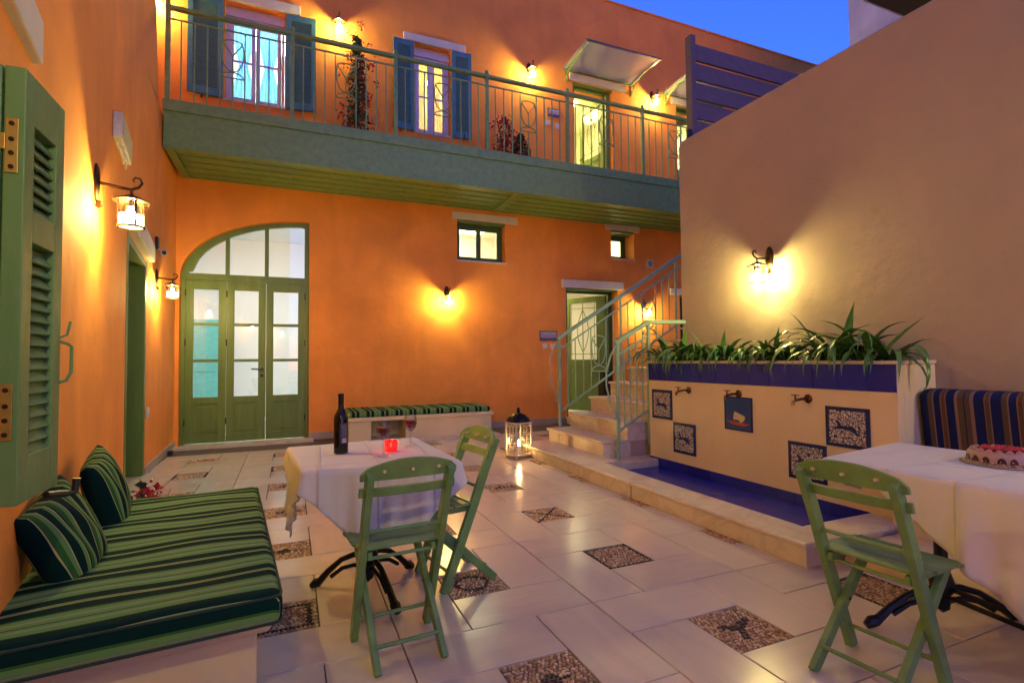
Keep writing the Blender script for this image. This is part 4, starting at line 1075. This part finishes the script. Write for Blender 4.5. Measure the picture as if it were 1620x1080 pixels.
for y, x, cnt, lab, s, wide in plants:
    t = thing('strap_leaf_plant', lab, 'plant', (x, y, 1.18), 0, 'strap leaf plants in the planter')
    if y < 3: heads = [(rnd.uniform(-.06, .05), -.40+.13*k+rnd.uniform(-.03, .03)) for k in range(5)]
    else: heads = [(rnd.uniform(-.06, .05), -.26+.13*k+rnd.uniform(-.03, .03)) for k in range(5)]
    for k in range(cnt):
        o = bpy.data.objects.new('leaf', rnd.choice(LM)); col.objects.link(o); o.parent = t
        hx, hy = heads[k % 5]
        th = rnd.uniform(-PI, PI)
        if math.cos(th) > .45 and rnd.random() < .5: th += PI
        o.location = (hx+rnd.uniform(-.03, .03), hy+rnd.uniform(-.04, .04), rnd.uniform(-.01, .02)); q = s*rnd.uniform(.55, 1.05)
        o.rotation_euler = (rnd.uniform(-.15, .15), rnd.uniform(-.15, .35), th)
        if math.cos(th) > .2: q = min(q, .55)
        o.scale = (q, q*rnd.uniform(1.1, 1.7), q)
    for k in range(wide):
        o = bpy.data.objects.new('leaf', WM[k % 2]); col.objects.link(o); o.parent = t
        o.location = (.0, (-.05, .12, -.26, .02)[k], .0); o.rotation_euler = (0, (.05, .15, .55, .2)[k], (-2.0, 1.9, -1.5, -2.6)[k]); o.scale = (.95*s,)*3

# ================================================================== BENCHES
# left bench follows the slanted wall
lbz = math.atan2(.094, 1)
bt = thing('masonry_bench', 'low cream masonry bench along the left wall in the foreground', 'bench', (-.06, 1.93, 0), lbz, 'built-in masonry benches')
bt['label'] = 'low cream masonry bench along the left wall in the foreground'
MB().box(-.95, -.03, .03, 1.45, 0, .355).build('bench_base', M['cream_plaster'], bt, bevel=.012, seg=3)
MB().box(-.95, .01, .0, 1.47, .357, .418).build('seat_slab', M['cream_plaster'], bt, bevel=.014, seg=3)
c1 = rounded_cushion('bench_cushion', 1.62, .80, .105, M['greenstripe'], None, 0, .035, .0045)
def piping(o, L, W, zs, r, m):
    for z in zs:
        pts = []; rr = .03
        for cx, cy, a0 in ((1, 1, 0), (-1, 1, 90), (-1, -1, 180), (1, -1, 270)):
            for k in range(5):
                a = math.radians(a0+22.5*k); pts.append((cx*(L/2-rr)+rr*math.cos(a)*.86, cy*(W/2-rr)+rr*math.sin(a)*.86, z))
        pts.append(pts[0]); q = MB().tube(pts, r, 6, cap=False).build('piping', m, o, smooth=True); set_uv(q, lambda co, n_, c: (co.x, co.y))
piping(c1, 1.62, .80, (.040, -.040), .0045, simple('dark green piping cord', (.01, .035, .02), .8))
c1.rotation_euler = (0, 0, PI/2+lbz); c1.location = (-.06-.395*math.cos(lbz)-.78*math.sin(lbz)+.04, 1.79+.80, .4725)
tag(c1, 'large green striped cushion on the foreground left bench', 'cushion')
def pillow(loc, rot, lab, s=.375):
    nu = 24; vs = []; fs = []
    for side in (1, -1):
        for j in range(nu+1):
            for i in range(nu+1):
                a = i/nu*2-1; b = j/nu*2-1
                pin = 1-.055*(1-abs(a*b))*(abs(a)**4+abs(b)**4)*.5
                h = .070*((1-a*a)*(1-b*b))**.36+.006*math.sin(a*9+b*4)*(1-a*a)*(1-b*b)
                vs.append((a*s/2*(1-.08*(1-b*b)*abs(a)**3), b*s/2*(1-.08*(1-a*a)*abs(b)**3), side*h))
    m_ = (nu+1)**2
    for sd in (0, 1):
        for j in range(nu):
            for i in range(nu):
                a = sd*m_+j*(nu+1)+i; f = (a, a+1, a+nu+2, a+nu+1); fs.append(f if sd == 0 else f[::-1])
    me = bpy.data.meshes.new('pillow'); me.from_pydata(vs, [], fs); me.materials.append(M['pillowstripe'])
    bm = bmesh.new(); bm.from_mesh(me); bmesh.ops.remove_doubles(bm, verts=bm.verts, dist=.0008); bm.to_mesh(me); bm.free()
    for p in me.polygons: p.use_smooth = True
    o = bpy.data.objects.new('pillow', me); col.objects.link(o); o.location = loc; o.rotation_euler = rot
    set_uv(o, lambda co, n_, c: (co.x+.02, co.y)); tag(o, lab, 'pillow', 'green striped pillows')
    return o
def basis(ex, ey, ez):
    return Matrix((ex, ey, ez)).transposed().to_euler()
def lean(yaw, tilt, roll):
    # pillow plane vertical facing +x, then leaned back, rolled in plane and yawed
    return (Matrix.Rotation(yaw, 3, 'Z') @ Matrix.Rotation(-tilt, 3, 'Y') @ Matrix.Rotation(PI/2, 3, 'Y') @ Matrix.Rotation(roll, 3, 'Z')).to_euler()
pillow((-.785, 3.02, .650), lean(.10, .30, PI/2+.16), 'rear striped pillow leaning on the orange wall, farther from the shutter')
pillow((-.725, 2.33, .640), lean(-.10, .36, PI/2+.24), 'front striped pillow partly under the open shutter', .35)
# potted red flowers beyond the bench
def bush(name, lab, loc, h, w, nl, nf, seed, cat, pot=True, tall=False):
    r = random.Random(seed); t = thing(name, lab, cat, loc)
    if pot:
        MB().lathe([(.09, 0), (.13, .20), (.145, .20), (.145, .235), (.125, .235), (.12, .21), (.001, .20)], 18).build('pot', M['terracotta'], t, smooth=True)
    stems = MB()
    for k in range(6):
        a = r.uniform(0, 6.28); e = w*.3
        stems.tube([(0, 0, .2), (e*.3*math.cos(a), e*.3*math.sin(a), h*.5), (e*math.cos(a), e*math.sin(a), h*.9)], [.01, .007, .003], 5)
    stems.build('stems', M['darkleaf'], t)
    for nm, cnt, m_, sz in (('leaves', nl, M['darkleaf'], .030), ('flowers', nf, M['petal'], .027)):
        vs = []; fs = []
        cl = [(r.gauss(0, w*.34), r.gauss(0, w*.34), r.uniform(.25, 1)*h) for _ in range(max(5, nf//14))]
        for k in range(cnt):
            if nm == 'flowers':
                c = r.choice(cl); p = Vector((c[0]+r.gauss(0, .035), c[1]+r.gauss(0, .035), c[2]+r.gauss(0, .04)))
            else:
                z = r.uniform(.18 if not tall else .1, 1)*h; rad = w*(.5*(1-z/h)+.16 if tall else .42*math.sin(PI*min(1, .15+z/h*.8)))
                a = r.uniform(0, 6.28); q = math.sqrt(r.random()); p = Vector((rad*q*math.cos(a), rad*q*math.sin(a), z))
            R_ = Euler((r.uniform(0, 6.28), r.uniform(0, 6.28), r.uniform(0, 6.28))).to_matrix(); s_ = sz*r.uniform(.6, 1.3); o = len(vs)
            for v in ((0, -1, 0), (.55, -.2, .12), (0, 1, 0), (-.55, -.2, .12)): vs.append(p+R_ @ (Vector(v)*s_))
            fs += [(o, o+1, o+2), (o, o+2, o+3)]
        ob = MB().add(vs, fs).build(nm, m_, t); ob['kind'] = 'stuff'
    return t
bush('potted_flowers', 'pot of deep red flowers just beyond the striped bench cushion', (-.76, 3.60, 0), .56, .22, 60, 520, 3, 'flowers')
bush('bougainvillea', 'tall potted bougainvillea climbing the balcony wall beside the lantern', (1.00, 8.68, 4.6), 1.95, .42, 1500, 700, 5, 'plant', True, True)
bush('flowering_plant', 'small red flowering plant on the balcony left of the upper door', (3.58, 8.62, 4.6), 1.05, .42, 300, 620, 9, 'plant')
bush('low_shrub', 'low dark shrub in a pot beside the small red balcony plant', (3.90, 8.62, 4.6), .80, .46, 1100, 90, 11, 'plant')
# back bench
b2 = thing('masonry_bench', 'long low cream bench with a dark niche below the orange back wall', 'bench', (.80, 8.03, 0), 0, 'built-in masonry benches')
MB().box(0.02, .34, .03, .96, 0, .34).box(.34, .86, .6, .96, 0, .34).box(.86, 2.27, .03, .96, 0, .34).build('bench_base', M['cream_plaster'], b2, bevel=.006)
MB().box(0, 2.30, 0, .965, .342, .40).build('seat_slab', M['cream_plaster'], b2, bevel=.01)
MB().box(-.02, 2.40, -.05, .965, 0, .045).build('plinth', M['marble'], b2, bevel=.006)
c2 = rounded_cushion('bench_cushion', 2.24, .84, .085, M['greenstripe'], None, 0, .03, .003)
c2.location = (1.94, 8.50, .443); tag(c2, 'long narrow green striped cushion on the bench by the orange back wall', 'cushion')
# right bench and blue cushion
b3 = thing('masonry_bench', 'cream masonry bench along the beige wall behind the right hand table', 'bench', (3.62, .0, 0), 0, 'built-in masonry benches')
MB().box(0.03, .628, -2.0, 2.20, 0, .36).build('bench_base', M['cream_plaster'], b3, bevel=.01)
MB().box(0, .628, -2.0, 2.22, .362, .42).build('seat_slab', M['cream_plaster'], b3, bevel=.012)
MB().box(-.50, .028, -2.0, 2.165, 0, .10).build('plinth', M['cream_plaster'], b3, bevel=.004)
c3 = rounded_cushion('back_cushion', 2.6, .56, .16, M['bluestripe'], None, 0, .06, .006)
c3.matrix_world = Matrix.Translation((4.10, .93, .745)) @ Matrix.Rotation(PI/2, 4, 'Z') @ Matrix.Rotation(math.radians(83), 4, 'X')
tag(c3, 'navy, brown and orange striped back cushion against the beige wall', 'cushion')
c4 = rounded_cushion('seat_cushion', 3.2, .56, .09, M['bluestripe'], None, 0, .03, .003)
c4.rotation_euler = (0, 0, PI/2); c4.location = (3.93, .58, .467); tag(c4, 'navy striped seat cushion on the bench behind the cake table', 'cushion')

# ================================================================== CHAIRS
def make_chair():
    t = thing('folding_chair', '', 'chair'); m = M['chair']
    a, b, c, h, wf, wt, hs = .028, .308, .305, .80, .14, .17, .455
    for s in (-1, 1):
        # stile from front foot up and back, upper part bends a little
        P0, P1, P2 = Vector((s*wt, a, 0)), Vector((s*wt, -.165, .46)), Vector((s*wt, -c, h))
        pts = [P0, P0.lerp(P1, .5), P1, P1.lerp(P2, .5)+Vector((0, .004, 0)), P2]
        vs = []; fs = []
        for i, p in enumerate(pts):
            d = (pts[min(i+1, 4)]-pts[max(i-1, 0)]).normalized(); n_ = d.cross(Vector((1, 0, 0))).normalized()
            W2, D2 = .0150, .0245
            vs += [p+Vector((-W2, 0, 0))-n_*D2, p+Vector((W2, 0, 0))-n_*D2, p+Vector((W2, 0, 0))+n_*D2, p+Vector((-W2, 0, 0))+n_*D2]
        for i in range(4):
            q = i*4; fs += [(q+k, q+(k+1) % 4, q+4+(k+1) % 4, q+4+k) for k in range(4)]
        fs += [(0, 1, 2, 3), (16, 17, 18, 19)]
        MB().add(vs, fs).build('stile', m, t, bevel=.003)
        MB().bar((s*wf, -b, 0.0), (s*wf, .135, .425), .026, .044, (0, 1, 0)).build('leg', m, t, bevel=.003)
        MB().bar((s*(wf+.0), -.17, .425), (s*(wf+.0), .16, .425), .02, .034).build('seat_rail', m, t, bevel=.002)
        MB().tube([(s*(wf-.016), -.055, .232), (s*(wt+.014), -.055, .232)], .006, 8).build('pivot', M['iron'], t)
    # seat slats
    ns = 7; d0, d1 = -.175, .175
    for i in range(ns):
        y0 = d0+(d1-d0)*i/ns; y1 = y0+(d1-d0)/ns-.004
        zz = hs+(.003 if i < ns-1 else -.004)-.010*(i/(ns-1))**2+(.004 if i == 0 else 0)
        half = .197 if i > 1 else .185
        MB().box(-half, half, y0, y1, zz-.012, zz).build('seat_slat', m, t, bevel=.0035)
    # back slats, slightly curved
    def bslat(z0, z1, half, yb, name, arch_=0, holes=False):
        n_ = 16; vs = []; fs = []
        for i in range(n_+1):
            q = i/n_*2-1; x = q*half; yc = yb-.018*(1-q*q)
            zt = z1+(arch_*(1-abs(q)**2.2) if arch_ else 0)
            if arch_ and abs(q) > .93: zt -= .012
            for dy in (-.008, .008):
                vs += [(x, yc+dy-.30*(z0-.8)*0, z0), (x, yc+dy-.0-.5*(zt-z0)*.6, zt)]
        for i in range(n_):
            k = i*4; fs += [(k, k+4, k+5, k+1), (k+2, k+3, k+7, k+6), (k+1, k+5, k+7, k+3), (k, k+2, k+6, k+4)]
        fs += [(0, 1, 3, 2), (n_*4, n_*4+2, n_*4+3, n_*4+1)]
        o = MB().add(vs, fs).build(name, m, t, bevel=.003, smooth=False)
        return o
    ts = bslat(.765, .805, .205, -.285+.012, 'top_slat', .048)
    for q in (-.115, 0, .115):
        MB().tube([(q, -.313+.018*(q/.2)**2-.012+.0, .805), (q, -.270+.018*(q/.2)**2, .800)], .0068, 8).tube([(q, -.318+.018*(q/.2)**2, .806), (q, -.268+.018*(q/.2)**2, .80)], .0052, 8).build('slat_hole', M['sail'], ts)
    bslat(.695, .735, .205, -.258+.010, 'back_slat')
    MB().tube([(-.165, -.195, .535), (.165, -.195, .535)], .009, 8).build('back_rod', m, t, smooth=True)
    MB().tube([(-.135, -.250, .085), (.135, -.250, .085)], .009, 8).build('stretcher', m, t, smooth=True)
    MB().tube([(-.165, -.008, .10), (.165, -.008, .10)], .009, 8).build('stretcher', m, t, smooth=True)
    MB().tube([(-.165, -.15, .41), (.165, -.15, .41)], .008, 8).build('seat_rod', m, t, smooth=True)
    return t
ch = make_chair()
chairs = [((.445, 2.464, 0), 4.5, 'green folding chair seen from behind at the wine table'), ((.765, 2.925, 0), 100, 'green folding chair turned sideways at the right of the wine table'),
          ((2.245, 1.372, 0), -84, 'green folding chair at the cake table in the right foreground')]
for i, (p, dg, lab) in enumerate(chairs):
    o = ch if i == 0 else copy_tree(ch)
    o.location = p; o.rotation_euler = (0, 0, math.radians(dg)); tag(o, lab, 'chair', 'green wooden folding chairs')

# ================================================================== TABLES AND CLOTHS
def foot_arm(mb, ang, L, c=(0, 0), h=.19):
    dx, dy = math.cos(ang), math.sin(ang)
    up_ = [(.0, h), (.25, h*1.02), (.5, h*.86), (.75, h*.52), (.93, h*.2), (1.0, .03)]
    lo_ = [(.0, h*.62), (.25, h*.72), (.48, h*.62), (.7, h*.36)]
    mb.tube([(c[0]+dx*L*q, c[1]+dy*L*q, z) for q, z in up_], [.017, .0155, .0145, .017, .020, .024], 8)
    mb.tube([(c[0]+dx*L*q, c[1]+dy*L*q, z) for q, z in lo_], [.012, .011, .011, .012], 8)
    mb.tube([(c[0]+dx*L*.93, c[1]+dy*L*.93, .035), (c[0]+dx*L*1.0, c[1]+dy*L*1.0, .03), (c[0]+dx*L*1.08, c[1]+dy*L*1.08, .012)], [.024, .026, .016], 8)
t1 = thing('cafe_table', 'round cast iron footed cafe table under the wine and candle', 'table', (.40, 2.96, 0))
MB().box(-.30, .34, -.34, .36, .705, .738).build('tabletop', M['terracotta'], t1, bevel=.006)
mb = MB().lathe([(.03, .14), (.05, .16), (.055, .20), (.035, .26), (.028, .40), (.034, .45), (.026, .55), (.03, .68), (.09, .704)], 16).lathe([(.006, .05), (.03, .07), (.038, .12), (.032, .15)], 14)
mb.build('column', M['iron'], t1, smooth=True)
for an in (-1.28, 2.62, .62+.0):
    f = MB(); foot_arm(f, an, .33 if an != 2.62 else .30); f.build('foot', M['iron'], t1, smooth=True)
def cloth(name, quad, z, dropf, lab, mat, seed=0, flare=.10, nper=160, nd=14):
    """quad: 4 corners ccw (x,y); dropf(side,t)->hang length; folded hanging skirt"""
    r = random.Random(seed); Q = [Vector((p[0], p[1])) for p in quad]; cen = sum(Q, Vector((0, 0)))/4
    rr = .02; ring = []
    for s in range(4):
        a, b = Q[s], Q[(s+1) % 4]; L = (b-a).length; n_ = nper//4
        nx = Vector(((b-a).y, -(b-a).x)).normalized()
        if nx.dot((a+b)/2-cen) < 0: nx = -nx
        for k in range(n_):
            t = k/n_; ring.append((a.lerp(b, t), nx, s, t))
    n_ = len(ring)
    # corner normals blended
    nor = []
    for i in range(n_):
        v = Vector((0, 0))
        for d in range(-3, 4): v += ring[(i+d) % n_][1]
        nor.append(v.normalized())
    vs = [(cen.x, cen.y, z)]; fs = []
    rings = []
    for q in (.2, .4, .6, .8, .95, .985):
        st_ = len(vs); rings.append(st_)
        for i in range(n_):
            p = cen.lerp(ring[i][0], q); vs.append((p.x, p.y, z+.0012*math.sin(p.x*23+seed)*math.sin(p.y*19)))
    for j in range(nd+1):
        st_ = len(vs); rings.append(st_)
        for i in range(n_):
            p, _, s, t = ring[i]; L = dropf(s, t); u_ = j/nd
            if j == 0: d_, h_ = .004, .002
            else: d_, h_ = .010+flare*L*(u_**1.2)*.6, .004+L*u_
            ph = (s+t)*2*PI
            fold = (.020*(1-2*abs(math.sin(ph*2.5+seed))**.7)+.010*math.sin(ph*9+seed*2.3)+.004*math.sin(ph*23+seed))*min(1, L/.25)*u_
            corner = min(t, 1-t); fold += .05*math.exp(-(corner/.07)**2)*u_*min(1, L/.2)
            w = p+nor[i]*(d_+fold)
            vs.append((w.x, w.y, z-h_))
    for i in range(n_): fs.append((0, rings[0]+i, rings[0]+(i+1) % n_))
    for a, b in zip(rings, rings[1:]):
        for i in range(n_): fs.append((a+i, b+i, b+(i+1) % n_, a+(i+1) % n_))
    me = bpy.data.meshes.new(name); me.from_pydata(vs, [], fs); me.materials.append(mat)
    for p in me.polygons: p.use_smooth = True
    o = bpy.data.objects.new(name, me); col.objects.link(o)
    so = o.modifiers.new('solid', 'SOLIDIFY'); so.thickness = .0018; so.offset = -1
    return tag(o, lab, 'tablecloth', 'white table linens')
def tri(t, p, lo, hi, pw=1.0): 
    q = t/p if t < p else (1-t)/(1-p)
    return lo+(hi-lo)*q**pw
def drop1(s, t):
    # sides: 0 south (SW->SE), 1 east, 2 north, 3 west (NW->SW)
    if s == 0:
        q = .10+.235*min(1, t/.30) if t < .5 else .10+.235*min(1, (1-t)/.28)
        return q
    if s == 1: return tri(t, .35, .10, .24)
    if s == 2: return tri(t, .5, .10, .3)
    return tri(t, .45, .10, .42, 1.5)
cloth('tablecloth', [(.064, 2.60), (.79, 2.52), (.755, 3.42), (-.0, 3.35)], .747, drop1, 'white tablecloth with pointed folds on the wine table', M['cloth'], 1)
# right table
t2 = thing('trestle_table', 'long cloth covered table with black cast iron trestle in the right foreground', 'table', (2.98, 1.32, 0), 0)
MB().box(-.45, .30, -.70, .42, .705, .738).build('tabletop', M['terracotta'], t2, bevel=.006)
for cx_, cy_ in ((-.18, .16), (-.27, -.52)):
    MB().lathe([(.028, .14), (.045, .16), (.05, .20), (.028, .27), (.024, .5), (.03, .68), (.08, .704)], 14, TR((cx_, cy_, 0))).lathe([(.006, .06), (.028, .08), (.034, .14)], 12, TR((cx_, cy_, 0))).build('column', M['iron'], t2, smooth=True)
    for an, L_ in ((math.radians(160), .345), (math.radians(-20), .36)):
        f = MB(); foot_arm(f, an, L_, (cx_, cy_), .165); f.build('foot', M['iron'], t2, smooth=True)
for zz in (.178, .138):
    MB().bar((-.18, .12, zz), (-.27, -.48, zz), .020, .018).build('stretcher', M['iron'], t2, bevel=.003)
def drop2(s, t):
    if s == 3: return .09+.37*max(0, 1-abs(t-.62)/.42) if t > .2 else .09+.0*t     # west side NW->SW
    if s == 2: return tri(t, .5, .10, .22)
    if s == 0: return .2
    return .25
cloth('tablecloth', [(2.44, .55), (3.34, .60), (3.27, 1.93), (2.47, 1.80)], .747, drop2, 'white tablecloth hanging in a point under the cake', M['cloth'], 5, .10, 200)

# ================================================================== TABLE THINGS
Z1 = .7495
bo = thing('wine_bottle', 'dark red wine bottle with black capsule and small label standing on the white cloth', 'bottle', (.262, 2.99, Z1), math.radians(-62))
MB().lathe([(.030, 0), (.0375, .004), (.038, .02), (.038, .185), (.035, .205), (.024, .228), (.0155, .245), (.0148, .255)], 28).build('body', M['bottle'], bo, smooth=True)
MB().lathe([(.0152, .2552), (.0150, .262), (.0152, .312), (.0165, .314), (.0165, .322), (.013, .324)], 20).build('capsule', M['capsule'], bo, smooth=True)
def arcpatch(r, a0, a1, z0, z1, n_=10):
    vs = []; 
    for k in range(n_+1):
        a = a0+(a1-a0)*k/n_
        for z in (z0, z1): vs.append((r*math.cos(a), r*math.sin(a), z))
    return MB().add(vs, [(2*k, 2*k+2, 2*k+3, 2*k+1) for k in range(n_)])
lbm = arcpatch(.0384, -.75, .55, .055, .165).build('label', M['label'], bo, smooth=True)
mb = MB()
for k in range(9):
    q = arcpatch(.0387, -.5, .1+.25*math.sin(k*2.1)**2, .095+.007*k, .0975+.007*k, 6); mb.add(q.v, q.f)
mb.build('label_lines', simple('grey print', (.18, .2, .25), .5), bo)
mb = MB(); q = arcpatch(.0387, -.45, .2, .060, .084, 6); mb.add(q.v, q.f); mb.build('barcode_panel', M['white'], bo)
mb = MB()
for k in range(12):
    a = -.42+.05*k; q = arcpatch(.0389, a, a+(.012 if k % 3 else .026), .063, .082, 1); mb.add(q.v, q.f)
mb.build('barcode_bars', M['black'], bo)
def wine_glass(loc, lab, lvl=.55):
    t = thing('wine_glass', lab, 'glass', loc, 0, 'stemmed glasses of red wine')
    MB().lathe([(.034, .001), (.033, .003), (.010, .006), (.0042, .012), (.0038, .075), (.006, .083), (.022, .096), (.034, .115), (.0375, .135), (.0355, .160), (.0325, .180), (.0318, .1805), (.0345, .16), (.0365, .135), (.033, .116), (.021, .0975), (.004, .086)], 28, cap=False).build('glass_body', M['clear'], t, smooth=True)
    MB().lathe([(.003, .0875), (.020, .0985), (.0322, .117), (.0352, .134), (.0352, .1395), (.0348, .150), (.0005, .1501)], 24).build('wine', M['wine'], t, smooth=True)
    MB().tube([(.0325*math.cos(2*PI*k/28), .0325*math.sin(2*PI*k/28), .1805) for k in range(29)], .0008, 5, cap=False).build('rim', M['clear'], t, smooth=True)
    return t
wine_glass((.455, 2.785, Z1), 'nearer wine glass in front of the red candle holder')
wine_glass((.655, 3.05, Z1), 'farther wine glass behind the red candle holder')
ca = thing('candle_holder', 'square red glass candle holder glowing between the wine glasses', 'candle holder', (.520, 2.93, Z1), .25); ca.scale = (.86, .86, .9)
MB().lathe([(.033, 0), (.036, .004), (.036, .066), (.034, .068), (.0315, .066), (.031, .012), (.001, .010)], 32, sq=5).build('glass_cup', M['redglass'], ca, smooth=True)
MB().lathe([(.020, .0105), (.020, .024), (.001, .025)], 16).build('tealight', M['wax'], ca, smooth=True)
MB().lathe([(.001, .027), (.0055, .034), (.0045, .044), (.0005, .058)], 10).build('flame', M['small_flame'], ca, smooth=True)
# cake
ck = thing('berry_cake', 'round chocolate berry cake with cream drips on a silver board', 'cake', (3.02, 1.335, .7495))
ck.scale = (1, 1, 1)
MB().lathe([(.145, 0), (.150, .002), (.150, .006), (.001, .007)], 36).build('cake_board', M['silver'], ck, smooth=True)
MB().lathe([(.115, .0075), (.121, .015), (.121, .050), (.114, .060), (.085, .062), (.080, .058), (.001, .058)], 40).build('sponge', M['cream'], ck, smooth=True)
for k in range(16):
    a = 2*PI*k/16+rnd.uniform(-.04, .04); q = MB(); w_ = .017*rnd.uniform(.8, 1.15); pts = []
    for t_ in range(13):
        b = PI*t_/12; pts.append((w_*math.cos(b), .016+.026*math.sin(b)))
    q.prism(pts, 1, -.0035, .0015, TR((0, 0, 0), a) @ TR((0, .1215, 0)))
    q.build('berry_slice', M['chocolate'], ck)
MB().lathe([(.086, .0615), (.084, .067), (.05, .071), (.001, .072)], 32).build('glaze', M['chocolate'], ck, smooth=True)
mb = MB()
for k in range(18):
    a = 2*PI*k/18; mb.lathe([(.001, -.002), (.013, 0), (.012, .006), (.004, .012), (.001, .013)], 8, TR((.100*math.cos(a), .100*math.sin(a), .061), a))
mb.build('cream_rosettes', M['cream'], ck, smooth=True)
vs = []; fs = []
for k in range(420):
    a = rnd.uniform(0, 2*PI); rr = rnd.uniform(.118, .137); z = .010+max(0, rnd.gauss(.004, .008)) if rr < .126 else .009
    s_ = rnd.uniform(.0018, .004); o = len(vs)
    for v in ((1, 0, 0), (-1, 0, 0), (0, 1, 0), (0, -1, 0), (0, 0, 1), (0, 0, -1)): vs.append((rr*math.cos(a)+v[0]*s_, rr*math.sin(a)+v[1]*s_, z+v[2]*s_))
    fs += [(o+i, o+j, o+k_) for i in (0, 1) for j in (2, 3) for k_ in (4, 5)]
ob = MB().add(vs, fs).build('nut_crumbs', M['crumb'], ck); ob['kind'] = 'stuff'
mb = MB()
for k in range(60):
    a = rnd.uniform(0, 2*PI); rr = .075*math.sqrt(rnd.random()); mb.lathe([(.001, -.004), (.008, 0), (.009, .006), (.004, .012), (.001, .013)], 8, TR((rr*math.cos(a), rr*math.sin(a), .066)))
ob = mb.build('berries', M['petal'], ck, smooth=True); ob['kind'] = 'stuff'
# floor lantern
la = thing('candle_lantern', 'white metal candle lantern with black domed lid beside the first stair', 'lantern', (2.70, 6.12, 0), math.radians(12))
h0, h1, hw = .07, .44, .115
mb = MB()
for sx in (-1, 1):
    for sy in (-1, 1): mb.box(sx*hw-.010, sx*hw+.010, sy*hw-.010, sy*hw+.010, .0, h1)
mb.build('corner_posts', M['lanternwhite'], la, bevel=.002)
MB().box(-hw-.018, hw+.018, -hw-.018, hw+.018, .035, .055).build('base_tray', M['lanternwhite'], la, bevel=.004)
MB().box(-hw-.022, hw+.022, -hw-.022, hw+.022, h1, h1+.014).build('eaves', M['lanternwhite'], la, bevel=.003)
for k in range(4):
    T_ = TR((0, 0, 0), k*PI/2); g = MB()
    for xx in (-.04, .04): g.bar((xx, -hw, .056), (xx, -hw, h1-.05), .005, .005, (0, 1, 0), T_)
    for zz in (.16, .30): g.bar((-hw+.01, -hw, zz), (hw-.01, -hw, zz), .005, .005, (0, 0, 1), T_)
    for xx in (-.072, 0, .072): g.tube([T_ @ Vector((xx+.034*math.cos(q*PI/8), -hw, h1-.06+.034*math.sin(q*PI/8))) for q in range(9)], .003, 5)
    g.build('side_grille', M['lanternwhite'], la)
    MB().box(-hw+.011, hw-.011, -hw+.004, -hw+.006, .056, h1-.001, T_).build('glass_pane', M['clear'], la)
MB().lathe([(hw*1.12, h1+.0145), (hw*1.16, h1+.03), (hw*1.02, h1+.07), (hw*.70, h1+.105), (hw*.32, h1+.125), (.02, h1+.13), (.018, h1+.145), (.030, h1+.152), (.012, h1+.165), (.020, h1+.18), (.003, h1+.20)], 32, sq=3.2).build('domed_lid', M['iron'], la, smooth=True)
MB().lathe([(.038, .056), (.038, .15), (.030, .155), (.001, .152)], 20).build('candle', M['wax'], la, smooth=True)
MB().lathe([(.001, .162), (.011, .175), (.009, .195), (.001, .222)], 10).build('flame', M['flame'], la, smooth=True)
